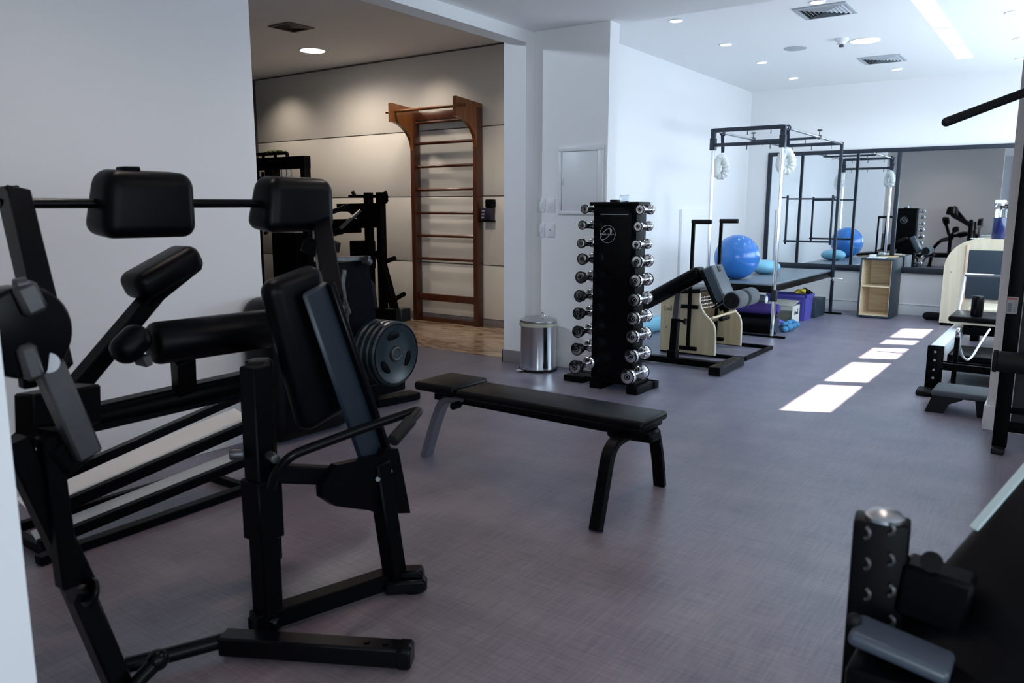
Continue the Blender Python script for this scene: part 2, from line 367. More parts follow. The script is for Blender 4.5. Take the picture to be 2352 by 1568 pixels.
# ------------------------------------------------------------------ things in the ceilings
def downlight(x, y, z, r, lab, grp, m='lampcool', pw=0):
    t = thing('downlight', lab, 'ceiling light', (x, y, z), grp)
    MB().torus((x, y, z-.002), (0, 0, 1), r+.006, .006, 28, 6).build('trim_ring', 'plastic', t)
    MB().cyl((x, y, z-.006), (x, y, z+.004), r, n=28).build('diffuser', m, t)
DL = [(-2.967, 6.554, 'nearest the wall opening in the left row'), (-2.972, 7.744, 'second from the opening in the left row'), (-2.986, 8.873, 'third from the opening in the left row'),
      (-3.0, 10.11, 'at the back end of the left row near the corner'), (-1.848, 10.151, 'behind the rear square air vent'), (-1.814, 6.619, 'touching the nearest square air vent'),
      (-.596, 7.87, 'nearest of the right row'), (-.601, 9.065, 'middle of the right row by the frame edge'), (-.651, 10.226, 'rearmost of the right row by the frame edge')]
for x, y, l in DL: downlight(x, y, ZC, .052, 'small round recessed downlight, '+l, 'small recessed downlights')
for x, y in ((-2.97, 6.55), (-2.97, 7.74), (-2.98, 8.87), (-.6, 7.87), (-.6, 9.06), (-1.81, 6.62)): spot('downlight_beam', (x, y, ZC-.02), 8, (.70, .86, 1), 140, .05)
downlight(-1.82, 8.33, ZC, .13, 'large round bright ceiling light beside the smoke detector', None)
for x, y in ((-2.95, 10.1), (-1.85, 10.15), (-.65, 10.2)): spot('downlight_beam', (x, y, ZC-.02), 12, (.78, .9, 1), 150, .05)
spot('lamp_round', (-1.82, 8.33, ZC-.03), 55, (.70, .86, 1), 165, .12, .8)
downlight(LX, LY, ZL, .135, 'round ceiling light glowing over the wall bars room', None, 'lampwarm')
t = thing('smoke_detector', 'white smoke detector beside the large round ceiling light', 'smoke detector', (-1.98, 8.12, ZC))
MB().lathe([(.06, 0), (.06, -.015), (.045, -.03), (.03, -.055), (.0, -.055)], (-1.98, 8.12, ZC)).build('housing', 'plastic', t)
MB().lathe([(.02, -.055), (.024, -.075), (0, -.078)], (-1.98, 8.12, ZC), n=16).build('sensor_tip', 'dsteel', t)
tag(MB().lathe([(.11, 0), (.11, -.006), (.095, -.01), (0, -.01)], (-2.47, 8.32, ZC)).build('ceiling_speaker', mat('grey_mesh', (.42, .46, .49), .9)), 'flat round grey speaker grille in the pilates ceiling', 'speaker')
def vent(x0, y0, x1, y1, z, lab, gm='grille'):
    t = thing('air_vent', lab, 'vent', ((x0+x1)/2, (y0+y1)/2, z)); f = MB(); w = .03
    f.box((x0, y0, z-.012), (x1, y0+w, z), .003).box((x0, y1-w, z-.012), (x1, y1, z), .003).box((x0, y0+w, z-.012), (x0+w, y1-w, z), .003).box((x1-w, y0+w, z-.012), (x1, y1-w, z), .003)
    f.build('frame', gm, t); MB().box((x0+w, y0+w, z-.002), (x1-w, y1-w, z)).build('backing', 'dark', t)
    s = MB(); cx, cy = (x0+x1)/2, (y0+y1)/2; n = 6; hx, hy = (x1-x0)/2-w, (y1-y0)/2-w
    for k in range(1, n+1):
        q = k/n; a, b = hx*q, hy*q; ia, ib = hx*(k-.55)/n, hy*(k-.55)/n; zz = z-.004; zi = z-.016
        O = [V(cx-a, cy-b, zz), V(cx+a, cy-b, zz), V(cx+a, cy+b, zz), V(cx-a, cy+b, zz)]; I = [V(cx-ia, cy-ib, zi), V(cx+ia, cy-ib, zi), V(cx+ia, cy+ib, zi), V(cx-ia, cy+ib, zi)]
        for j in range(4): s._pp([O[j], O[(j+1) % 4], I[(j+1) % 4], I[j]], (0, 0, -.0015))
    s.build('louvres', gm, t)
vent(-2.04, 6.72, -1.63, 7.14, ZC, 'square louvred air vent nearest in the pilates ceiling')
vent(-2.075, 9.2, -1.66, 9.63, ZC, 'square louvred air vent further back in the pilates ceiling')
vent(-6.53, 5.07, -6.22, 5.38, ZL, 'dark square air vent in the ceiling of the wall bars room', 'darkgrille')
t = thing('ceiling_sun_streak', 'faint glowing panels in three lengths standing in for a sun streak on the pilates ceiling', 'ceiling light', (-1.15, 8.4, ZC))
for a, b in ((6.1, 8.13), (8.2, 9.05), (9.12, 9.88)): MB().box((-1.215, a, ZC-.004), (-1.065, b, ZC), .002).build('streak_panel', 'streakglow', t)  # added glowing panels, no fixture; they imitate sunlight bounced off the floor
# ------------------------------------------------------------------ on the walls
YW = 5.51
t = thing('electrical_panel', 'white flush electrical panel with a framed door beside the light switches', 'electrical panel', (-3.27, YW, 1.55))
f = MB(); x0, x1, z0, z1 = -3.475, -3.06, 1.27, 1.81
f.box((x0, YW-.016, z0), (x1, YW, z0+.03), .003).box((x0, YW-.016, z1-.04), (x1, YW, z1), .003).box((x0, YW-.016, z0+.03), (x0+.03, YW, z1-.04), .003).box((x1-.05, YW-.016, z0+.03), (x1, YW, z1-.04), .003)
f.build('frame', 'plastic', t); d = MB().box((x0+.034, YW-.008, z0+.034), (x1-.054, YW, z1-.044), .002).build('door', 'plastic', t)
MB().box((x0+.036, YW-.014, 1.50), (x0+.046, YW-.008, 1.56), .002).cyl((x0+.04, YW-.016, 1.53), (x0+.04, YW-.006, 1.53), .006, n=10).build('latch', 'plastic', d)
for i, (a, b, lab, k) in enumerate(((-3.683, 1.288, 'top left wall switch beside the electrical panel', 1), (-3.586, 1.288, 'top right wall switch beside the electrical panel', 1), (-3.683, 1.082, 'bottom left wall switch under the top pair', 1), (-3.586, 1.082, 'bottom right wall plate with one small dark hole', 0))):
    t = thing('wall_switch', lab, 'switch', (a+.037, YW, b+.055), 'wall plates by the electrical panel'); MB().box((a, YW-.009, b), (a+.076, YW, b+.112), .004).build('plate', 'plastic', t)
    if k: MB().box((a+.02, YW-.014, b+.03), (a+.056, YW-.008, b+.082), .003, rot=Matrix.Rotation(R(4), 4, 'X')).build('rocker', 'plastic', t)
    else: MB().cyl((a+.038, YW-.011, b+.06), (a+.038, YW-.006, b+.06), .004, n=10).build('hole', 'ink', t)
t = thing('soap_dispenser', 'small dark sanitizer dispenser on the cream wall right of the wall bars', 'dispenser', (-5.265, 6.955, 1.18))
MB().box((-5.335, 6.86, 1.19), (-5.21, 6.962, 1.33), .012).build('body', mat('dark_violet_plastic', (.012, .010, .03), .4), t); MB().box((-5.27, 6.85, 1.33), (-5.2, 6.962, 1.42), .012).build('lid', 'black', t)
MB().box((-5.345, 6.84, 1.175), (-5.205, 6.962, 1.19), .004).build('drip_tray', 'black', t)
q = MB()
for k in range(3): q.box((-5.325+.004*k, 6.857, 1.215+.035*k), (-5.29+.006*k, 6.861, 1.232+.035*k), .002)
q.build('printed_marks', mat('pale_print', (.30, .28, .38), .7), t)
t = thing('wall_box', 'small cream wall plate beside the dark dispenser', 'switch', (-5.4, 6.962, 1.34)); MB().box((-5.43, 6.953, 1.32), (-5.375, 6.963, 1.43), .004).build('plate', 'warmwall', t)
# mirror on the back wall
t = thing('wall_mirror', 'wide dark framed wall mirror along the pilates room back wall', 'mirror', (-1.6, YB, .53))
mx0, mx1, mz0, mz1 = -3.53, .3, .53, 2.085
f = MB().box((mx0, YB-.03, mz1-.05), (mx1, YB, mz1), .003).box((mx0, YB-.03, mz0), (mx1, YB, mz0+.075), .003)
f.box((mx0, YB-.03, mz0+.075), (mx0+.055, YB, mz1-.05), .003).box((mx1-.05, YB-.03, mz0+.075), (mx1, YB, mz1-.05), .003)
f.build('frame', 'frame', t)
MB().box((-1.91, YB-.03, mz0+.075), (-1.86, YB-.004, mz1-.05), .003).build('mullion', 'frame', t)
MB().box((mx0+.01, YB-.012, mz0+.01), (mx1-.01, YB-.002, mz1-.01)).build('mirror_glass', 'mirror', t)
# wall bars
t = thing('wall_bars', 'tall varnished wooden wall bars ladder against the cream wall', 'wall bars', (-5.85, 6.88, 0))
def upr(x, lab=None): MB().box((x-.03, 6.845, 0), (x+.03, 6.945, 2.4), .004).build('upright', 'ladwood', t)
XA, XB_ = -6.32, -5.40
upr(XA); upr(XB_)
for z in (2.286, 2.054, 1.795, 1.534, 1.27, 1.009, .744): MB().cyl((XA+.02, 6.89, z), (XB_-.02, 6.89, z), .017, n=14).build('rung', 'ladwood', t)
MB().box((XA+.03, 6.87, .255), (XB_-.03, 6.905, .335), .004).build('lower_board', 'ladwood', t)
MB().box((XA+.03, 6.90, .0), (XB_-.03, 6.94, .05), .004).build('floor_board', 'ladwood', t)
MB().box((XA+.03, 6.88, 2.31), (XB_-.03, 6.915, 2.40), .004).build('top_board', 'ladwood', t)
for x in (XA-.005, XB_+.005):
    prof = [(6.945, 2.44), (6.52, 2.50), (6.52, 2.34)]+[(6.52+.02+.30*math.sin(a), 2.0+.29*math.cos(a)+.0) for a in [PI*k/20 for k in range(1, 10)]]+[(6.845, 2.0), (6.845, 2.0-.0)]
    prof = [(6.945, 2.44), (6.50, 2.475), (6.50, 2.27)]+[(6.50+.34*math.sin(PI/2*k/8), 1.98+.29*math.cos(PI/2*k/8)*1.0) for k in range(1, 8)]+[(6.845, 1.98), (6.945, 1.98)]
    MB().prism(prof, (x-.022, 0, 0), (0, 1, 0), (0, 0, 1), (.044, 0, 0)).build('bracket', 'ladwood2', t)
MB().cyl((XA-.12, 6.56, 2.385), (XB_+.12, 6.56, 2.385), .017, n=14).build('pull_up_bar', 'ladwood2', t)
# ================================================================== near left : the big black pad machine (its spine runs along Y at X = -1.9)
t = thing('weight_machine', 'large black foreground exercise machine with two padded rolls on a crossbar', 'exercise machine', (-1.9, 1.4, 0))
A = lambda x, y, X=-1.9: ax(x, y, X)
MB().bar((-1.945, 1.35, .045), (-1.80, 1.87, .045), .06, .06).build('base_beam', 'black', t)
MB().bar((-1.935, 1.235, .04), (-1.44, 1.51, .04), .065, .06, .006).bar((-1.47, 1.492, .04), (-1.432, 1.514, .04), .07, .066, .008).cyl((-1.50, 1.475, .07), (-1.50, 1.475, .073), .009).cyl((-1.55, 1.45, .07), (-1.55, 1.45, .073), .009).build('foot_bar', 'blackgloss', t)
MB().tube([(-2.04, 1.0, .045), (-1.99, 1.1, .045), (-1.93, 1.24, .045)], .022).build('floor_tube', 'blackgloss', t)
MB().bar((-1.83, 1.80, .03), (-1.73, 1.90, .03), .12, .05, .01).bar((-1.78, 1.83, .07), (-1.72, 1.88, .07), .06, .03, .008).cyl((-1.76, 1.87, .0), (-1.76, 1.87, .03), .05).build('rear_foot', 'blackgloss', t)
MB().bar((-1.99, 1.38, .03), (-1.90, 1.42, .03), .07, .05, .008).build('front_foot', 'blackgloss', t)
p = MB().bar((-1.935, 1.40, .06), (-1.935, 1.40, .845), .068, .068, .005, up=V(0, 1, 0)).build('front_post', 'black', t)
MB().bar((-1.935, 1.40, .31), (-1.935, 1.40, .50), .088, .088, .004, up=V(0, 1, 0)).build('collar', 'black', p)
MB().cyl((-1.89, 1.40, .58), (-1.84, 1.385, .58), .014, bev=.003).build('pin', 'dsteel', p)
MB().cyl((-1.96, 1.365, .58), (-1.99, 1.335, .58), .018, bev=.004).build('pin', 'dsteel', p)
Q = lambda x, y, X=-2.32: ax(x, y, X)      # the seat side stands further from the camera
MB().tube([Q(612, 868, -2.27), Q(420, 912, -2.38), Q(215, 958, -2.50), Q(60, 995, -2.58), (-2.72, .98, .45), (-2.78, .89, .03)], .038, 14, bend=.12).bar(Q(615, 868, -2.27), Q(180, 966, -2.52), .07, .082, .006).build('main_beam', 'black', t)
MB().box((-2.83, .86, 0), (-2.73, .92, .03), .006).build('curved_leg_foot', 'rubber', t)
MB().bar((-2.30, 1.68, .03), (-2.30, 1.68, .78), .07, .07, .004, up=V(0, 1, 0)).build('main_column', 'black', t)
MB().bar((-1.945, 1.40, .81), (-2.30, 1.69, .75), .06, .07, .004).build('cross_link', 'black', t); MB().bar((-1.945, 1.40, .05), (-2.30, 1.68, .04), .06, .05, .004).build('cross_link', 'black', t)
MB().bar(Q(420, 820, -2.28), Q(424, 895, -2.36), .052, .062, .003, up=V(0, 1, 0)).build('seat_post', 'black', t)
s = Q(345, 790, -2.26); e = Q(625, 753, -2.22)
MB().cyl(s, e, .066, n=28, bev=.024).build('thigh_roll', 'leather', t)
MB().pad(Q(300, 790, -2.24), .09, .125, .090, .043, rot=Matrix.Rotation(R(38), 3, 'X')).build('roll_end_pad', 'leather', t)
MB().bar(Q(325, 815, -2.22), Q(332, 838, -2.22), .06, .025, .003).build('roll_bracket', 'dsteel', t)
# tilted arm with small pad
MB().bar(Q(165, 900, -2.4), Q(360, 668, -2.45), .055, .052, .004).bar(Q(335, 700, -2.45), Q(447, 612, -2.45), .085, .015, .003).build('arm', 'black', t)
d = (Q(440, 580, -2.45)-Q(308, 655, -2.45)); rot = frame3((0, 0, 0), d)
MB().pad((Q(430, 590, -2.45)+Q(314, 660, -2.45))/2, .14, d.length*1.08, .095, .036, rot=rot).build('arm_pad', 'leather', t)
# crossbar and the two padded rolls
MB().cyl(Q(-4, 467), Q(600, 467), .014).build('crossbar', 'blackgloss', t)
def roll(c, sy, sz, lab=None):
    m = MB().pad((0, 0, 0), .152, sy, sz, .042, seg=6)
    for v in m.bm.verts:
        k = v.co.z/sz+.5; v.co.y *= 1.0-.09*k; v.co.x *= 1.08-.28*k; v.co.y -= .012*(1-k)
        v.co.z += .012*math.cos(v.co.x/.152*PI)*k
    m.bm.transform(Matrix.Translation(c) @ Matrix.Rotation(R(6), 4, 'Y')); return m
roll(Q(333, 472), .300, .186).build('chest_roll', 'leather', t)
MB().bar(Q(275, 391), Q(314, 391), .05, .022, .004).build('roll_clamp', 'black', t)
roll(Q(676, 472), .305, .180).build('chest_roll', 'leather', t)
MB().bar(Q(738, 520, -2.28), A(765, 700, -1.92), .065, .085, .004).bar(Q(700, 560, -2.25), Q(735, 575, -2.2), .05, .05).build('roll_post', 'black', t)
# left post with its turning head
lp = MB().bar(Q(32, 444), A(128, 850, -1.98), .062, .062, .004, up=V(1, 0, 0)).bar(Q(5, 450), Q(38, 447), .06, .05, .003).build('left_post', 'blackgloss', t)
for x, y in ((100, 678), (106, 735), (118, 768)): MB().cyl(A(x-22, y+2, -2.1), A(x+6, y, -2.1), .010, n=12, bev=.003).build('knob', 'black', lp)
c = A(38, 762, -1.83)
MB().cyl(c-V(.035, 0, 0), c+V(.035, .01, 0), .100, n=36, bev=.008).build('cam_disc', 'blackgloss', t)
MB().bar(A(50, 650, -1.79), A(85, 720, -1.79), .03, .05, .01).cyl(A(35, 655, -1.79), A(60, 650, -1.79), .014).build('cam_bracket', 'dsteel', t)
MB().bar(A(55, 790, -1.79), A(80, 872, -1.79), .03, .04, .01).build('cam_bracket', 'dsteel', t)
MB().bar(A(62, 860), A(65, 890), .03, .03).bar(A(62, 955, -2.1), A(205, 925, -2.2), .08, .11, .006).bar(A(110, 940, -1.9), A(160, 960, -2.2), .06, .08, .006).build('hinge_block', 'black', t)
MB().bar(A(108, 835, -1.83), A(200, 1045, -1.83), .058, .05, .006, up=V(1, 0, 0)).build('lever_arm', 'dsteel', t, 'worn grey metal lever arm')
MB().cyl(A(112, 833, -1.80), A(120, 830, -1.86), .022).build('lever_pivot', 'steel', t)
MB().bar(A(140, 1010, -1.86), A(182, 1065, -1.86), .05, .08, .008).bar(A(110, 1000, -1.87), A(157, 1345, -1.87), .042, .045, .004, up=V(1, 0, 0)).build('link_bar', 'black', t)
MB().bar(A(28, 1010), A(190, 1350), .055, .058, .006, up=V(1, 0, 0)).build('rear_leg', 'black', t)
MB().bar(A(172, 1340), A(292, 1618), .055, .062, .006, up=V(1, 0, 0)).build('front_leg', 'blackgloss', t)
MB().cyl(A(165, 1362, -1.86), A(212, 1358, -1.86), .024).cyl(A(200, 1360, -1.84), A(212, 1360, -1.84), .034, bev=.004).build('pivot_knob', 'blackgloss', t)
MB().tube([A(285, 1605, -1.85), A(325, 1555, -1.85), A(362, 1516, -1.85)], [.018, .02, .022]).ball(A(362, 1515, -1.85), .028).build('floor_grip', 'blackgloss', t)
# back rest side
bp = A(708, 800, -1.93); rot = Matrix.Rotation(R(14), 3, 'X')
MB().pad(bp, .085, .215, .50, .05, rot=rot, seg=6).build('back_pad', 'leather', t)
MB().bar(A(722, 660, -1.86), A(862, 1075, -1.84), .02, .105, .01, up=V(0, 1, 0)).build('back_plate', 'bluepad', t)
MB().bar(A(758, 650, -1.84), A(905, 1080, -1.82), .03, .02, .004, up=V(0, 1, 0)).build('back_rail', 'blackgloss', t)
MB().bar(A(868, 1060, -1.82), A(912, 1350, -1.79), .062, .062, .005, up=V(1, 0, 0)).build('rear_post', 'black', t)
pts = [(740, 1115), (775, 1068), (880, 1045), (885, 1030), (915, 1030), (943, 1178), (872, 1180), (850, 1172), (770, 1162), (742, 1143)]
MB()._pp([A(x, y, -1.80) for x, y in pts], (-.03, 0, 0)).build('pivot_plate', 'black', t)
for x, y in ((868, 1100), (898, 1125), (896, 1082)): MB().cyl(A(x, y, -1.80), A(x, y, -1.792), .008, n=12).build('bolt', 'dsteel', t)
MB().bar(A(628, 1085, -1.88), A(780, 1092, -1.84), .05, .055, .005).build('link_beam', 'black', t)
hp = [A(622, 1120, -1.86), A(632, 1085, -1.84), A(668, 1045, -1.80), A(830, 985, -1.70), A(968, 938, -1.60)]
MB().tube(hp+[A(905, 1008, -1.55)], .0145, bend=.035).build('handle', 'blackgloss', t)
MB().cyl(A(944, 965, -1.578), A(902, 1012, -1.548), .019, n=16, bev=.004).build('grip', 'rubber', t)
# ================================================================== frame with bright checker plates by the left wall
t = thing('plate_ramp', 'low black frame with two bright checker plate treads by the left wall', 'exercise machine', (-3.0, 1.7, 0))
B = lambda x, y, X=-3.0: ax(x, y, X)
b1, b1e = B(70, 1124), B(585, 896); b2, b2e = B(80, 1190), B(585, 970); b3, b3e = B(90, 1252), B(585, 1050)
MB().bar(b1, b1e, .035, .036).build('side_rail', 'blackgloss', t); MB().bar(b2, b2e, .035, .045).build('side_rail', 'black', t); MB().bar(b3, b3e, .035, .040).build('side_rail', 'black', t)
for q0, q1, dx, dzz in ((b2, b2e, -.15, .045), (b3, b3e, -.06, .040)):
    o1 = V(-.018, 0, .014); o2 = V(dx, 0, dzz)
    MB()._pp([q0+o1, q1+o1, q1+o2, q0+o2], (.003, 0, -.006)).build('tread', 'checker', t)
for q in (b1+V(0, .06, 0), b1e-V(0, .05, 0)): MB().bar((q.x, q.y, .0), (q.x, q.y, q.z), .035, .035, up=V(0, 1, 0)).bar((q.x, q.y, .02), (q.x-.4, q.y, .02), .035, .035).build('end_post', 'black', t)
MB().bar((-3.0, b1.y, .02), (-3.03, b1e.y, .02), .05, .035).build('low_bar', 'black', t)  # black bar low along the front of the frame
MB().bar((-3.4, b1.y+.06, .02), (-3.4, b1e.y, .02), .035, .035).build('low_bar', 'black', t)
# ================================================================== flat bench
t = thing('flat_bench', 'black flat weight bench standing alone in the middle of the floor', 'bench', (-2.0, 3.0, 0))
MB().box((-2.40, 2.872, .392), (-1.385, 3.125, .432), .016, 4).build('main_pad', 'leather', t)
MB().box((-2.672, 2.872, .396), (-2.415, 3.165, .442), .016, 4).build('seat_pad', 'leather', t)
f = MB().bar((-2.62, 3.0, .36), (-1.45, 3.0, .355), .06, .05).bar((-2.5, 3.0, .385), (-2.45, 3.0, .385), .2, .01).bar((-1.60, 3.0, .34), (-1.38, 3.0, .345), .10, .05, .01)
f.box((-2.36, 2.90, .372), (-1.40, 3.10, .392), .004).build('frame', 'black', t)
MB().cyl((-2.42, 2.93, .345), (-2.42, 2.88, .345), .018).cyl((-2.42, 2.97, .345), (-2.42, 2.93, .345), .008).build('adjustment_knob', 'black', t)
def strip(pts, w, th, wd):     # flat bent bar : width along wd
    m = MB(); pts = [V(p) for p in pts]; out = [pts[0]]
    for i in range(1, len(pts)-1):
        a, b, c = pts[i-1], pts[i], pts[i+1]; k = min((a-b).length, (c-b).length)*.48
        p0 = b+(a-b).normalized()*k; p1 = b+(c-b).normalized()*k
        out += [p0*(1-u)**2+b*2*u*(1-u)+p1*u*u for u in [j/6 for j in range(7)]]
    out.append(pts[-1]); rings = []
    wd = V(wd).normalized()
    for i, p in enumerate(out):
        dd = (out[min(i+1, len(out)-1)]-out[max(i-1, 0)]).normalized(); nn = dd.cross(wd).normalized(); W = nn.cross(dd).normalized()
        c = .22; pr = [(-1, -1+c*2), (-1+c, -1), (1-c, -1), (1, -1+c*2), (1, 1-c*2), (1-c, 1), (-1+c, 1), (-1, 1-c*2)]
        rings.append([m.bm.verts.new(p+W*(w/2*x)+nn*(th/2*y)) for x, y in pr])
    for a, b in zip(rings, rings[1:]):
        for k in range(8): m.bm.faces.new((a[k], a[(k+1) % 8], b[(k+1) % 8], b[k]))
    m.bm.faces.new(rings[0][::-1]); m.bm.faces.new(rings[-1]); return m
strip([(-1.50, 3.0, .345), (-1.50, 2.80, .335), (-1.49, 2.735, .18), (-1.485, 2.67, .004)], .058, .036, (1, 0, 0)).build('leg', 'black', t)
strip([(-1.50, 3.0, .345), (-1.50, 3.21, .335), (-1.50, 3.275, .18), (-1.505, 3.325, .004)], .058, .036, (1, 0, 0)).build('leg', 'black', t)
strip([(-2.42, 3.0, .352), (-2.57, 3.0, .35), (-2.65, 3.005, .18), (-2.715, 3.01, .004)], .075, .036, (0, 1, 0)).build('leg', mat('grey_satin_paint', (.10, .10, .12), .3, coat=.3), t, 'grey satin leg')
# ================================================================== dumbbell tower
t = thing('dumbbell_rack', 'tall black dumbbell tower with a round silver emblem', 'dumbbell rack', (-2.67, 5.12, 0))
MB().prism([(-2.84, 4.985), (-2.50, 4.985), (-2.488, 5.03), (-2.488, 5.11), (-2.51, 5.15), (-2.83, 5.15), (-2.862, 5.11), (-2.862, 5.03)], (0, 0, .07), (1, 0, 0), (0, 1, 0), (0, 0, 1.275)).build('body', 'black', t)
MB().box((-2.87, 4.97, 1.335), (-2.48, 5.16, 1.362), .004).build('top_cap', 'black', t); MB().box((-2.88, 4.965, .055), (-2.475, 5.20, .08), .004).build('bottom_cap', 'black', t)
MB().prism([(-2.795+.33*(0), 0), (-2.535, 0), (-2.535, 1.16), (-2.60, 1.20), (-2.73, 1.20), (-2.795, 1.16)], (0, 4.985, .12), (1, 0, 0), (0, 0, 1), (0, -.006, 0)).build('front_panel', 'blackgloss', t)
MB().box((-2.78, 4.968, 1.272), (-2.56, 4.978, 1.278), .002).build('top_slot', 'logo', t)
MB().box((-3.10, 5.20, 0), (-2.42, 5.27, .055), .006).build('foot', 'black', t); MB().box((-2.84, 4.96, 0), (-2.74, 5.25, .055), .006).build('foot', 'black', t); MB().box((-2.52, 4.93, 0), (-2.43, 5.25, .055), .006).build('foot', 'black', t)
MB().box((-3.12, 5.05, 0), (-2.95, 5.25, .05), .006).build('foot', 'black', t)
for sg in (1, -1):        # emblem on the front and on the back
    yy = 4.976 if sg == 1 else 5.153; cx, cz = -2.722, 1.135
    em = MB(); em.torus((cx, yy, cz), (0, 1, 0), .062, .0016, 40, 6)
    el = [V(cx+(-.012+.054*math.cos(a)*math.cos(.75)-.024*math.sin(a)*math.sin(.75))*sg, yy, cz+.054*math.cos(a)*math.sin(.75)+.024*math.sin(a)*math.cos(.75)) for a in [2*PI*k/36 for k in range(36)]]
    em.tube(el, .0028, 6, closed=True)
    em.box((cx-.062, yy-.003, cz-.007), (cx-.052, yy+.003, cz+.005)); em.tube([(cx+sg*.022, yy, cz+.036), (cx+sg*.028, yy, cz+.018), (cx+sg*.022, yy, cz+.0)], [.005, .007, .003], 8)
    for i, (a, b) in enumerate(((-.05, .010), (-.038, .007), (-.029, .007), (-.020, .007), (-.008, .010), (.006, .007), (.018, .008), (.03, .007), (.041, .012))):
        xx = cx+sg*a; em.tube([(xx, yy, cz-.008), (xx+sg*b*.3, yy, cz+.006), (xx+sg*b, yy, cz-.006)], .0017, 6)
    em.build('emblem', 'logo', t)
ROW_R = [(1469.5, 481), (1465, 520), (1461, 562), (1462, 601), (1459, 645), (1456.7, 689), (1453.5, 732), (1451, 774), (1448, 819), (1440, 866)]
ROW_L = [(1343, 480), (1337, 517), (1334.5, 559), (1337, 595), (1333, 637), (1330, 680), (1327.5, 720), (1326, 762), (1323.5, 802), (1320, 843)]
RAD = [.034, .034, .035, .043, .045, .045, .046, .046, .048, .052]; HL = [.018, .020, .024, .026, .032, .038, .042, .047, .052, .058]
ORD = ['topmost', 'second', 'third', 'fourth', 'fifth', 'sixth', 'seventh', 'eighth', 'ninth', 'lowest']
def dumbbell(x, y0, z, r, h, lab):
    L = .132; yc = y0+h+L/2
    d = thing('dumbbell', lab, 'dumbbell', (x, yc, z), 'chrome dumbbells on the tower')
    g = MB(); g.lathe([(.011, -L/2-.004), (.0125, -L/4), (.0145, 0), (.0125, L/4), (.011, L/2+.004)], (x, yc, z), (0, 1, 0), 16); g.build('handle', 'chrome', d)
    for s_ in (-1, 1):
        c0 = yc+s_*L/2; e = s_*h
        hd = MB().lathe([(0, 0), (r*.72, 0), (r*.93, e*.10), (r, e*.2), (r, e*.88), (r*.95, e*.97), (r*.80, e), (0, e)], (x, c0, z), (0, 1, 0), 30).build('head', 'chrome', d)
        MB().torus((x, c0+e*.93, z), (0, 1, 0), r*.93, r*.10, 30, 8).build('rubber_ring', 'rubber', hd)
        MB().cyl((x, c0+e, z), (x, c0+e+s_*.002, z), r*.42, n=20).build('hub_recess', 'black', hd)
        MB().torus((x, c0+e+s_*.002, z), (0, 1, 0), r*.25, r*.05, 18, 6).build('hub_bolt', 'steel', hd)
ck = MB()
for k in range(10):
    for X, rows, side in ((-2.43, ROW_R, 'right'), (-2.905, ROW_L, 'left')):
        p = ax(*rows[k], X) if side == 'right' else ay(*rows[k], ax(*ROW_R[k], -2.43).y)
        dumbbell(p.x, p.y, p.z, RAD[k]*(.96 if side == 'left' else 1), HL[k], 'chrome dumbbell, %s of the %s column on the black tower' % (ORD[k] if k in (0, 9) else ORD[k]+' from the top', side))
        yc = p.y+HL[k]+.066; sx = -2.492 if side == 'right' else -2.858
        ck.bar((sx, yc, p.z-.02), (p.x+(.012 if side == 'right' else -.012), yc, p.z-.018), .045, .008, .002).bar((p.x, yc-.022, p.z-.018), (p.x, yc+.022, p.z-.018), .03, .006, .001)
ck.build('cradles', 'black', t)
tag(MB().box((-2.745, 5.04, 1.362), (-2.69, 5.10, 1.378), .003).build('small_box', 'black'), 'tiny black box lying on top of the dumbbell tower', 'box')
t = thing('glass_cup', 'small clear cup lying on top of the dumbbell tower', 'cup', (-2.645, 5.07, 1.362))
MB().lathe([(.022, -.028), (.024, .0), (.026, .03), (.024, .03), (.021, -.024), (0, -.024)], (-2.645, 5.07, 1.388), (1, .2, 0), 24).build('cup_body', 'glass', t)
# ================================================================== pedal bin
cx, cy = -3.515, 5.285; t = thing('pedal_bin', 'shiny chrome pedal bin beside the grey column', 'bin', (cx, cy, 0))
MB().lathe([(.152, .0), (.158, .006), (.158, .018), (.150, .022)], (cx, cy, 0), n=48).build('base_ring', 'rubber', t)
MB().lathe([(.150, .02), (.151, .03), (.148, .05), (.148, .38), (.151, .385), (.151, .39), (.0, .39)], (cx, cy, 0), n=64).build('body', 'chrome', t)
MB().lathe([(.153, .372), (.157, .38), (.156, .398), (.152, .40)], (cx, cy, 0), n=48).build('bag_rim', 'bag', t)
MB().lathe([(.150, .402), (.153, .408), (.152, .42), (.12, .432), (.05, .438), (0, .44)], (cx, cy, 0), n=48).build('lid', 'steel', t)
MB().torus((cx+.075, cy-.05, .462), (.5, 1, 0), .026, .0035, 24, 8).build('ring_handle', 'chrome', t)
MB().bar((cx-.06, cy-.14, .018), (cx-.085, cy-.19, .012), .06, .008, .003).build('pedal', 'chrome', t)
MB().bar((cx-.06, cy+.146, .38), (cx+.06, cy+.146, .38), .02, .04, .004).build('hinge', 'black', t)
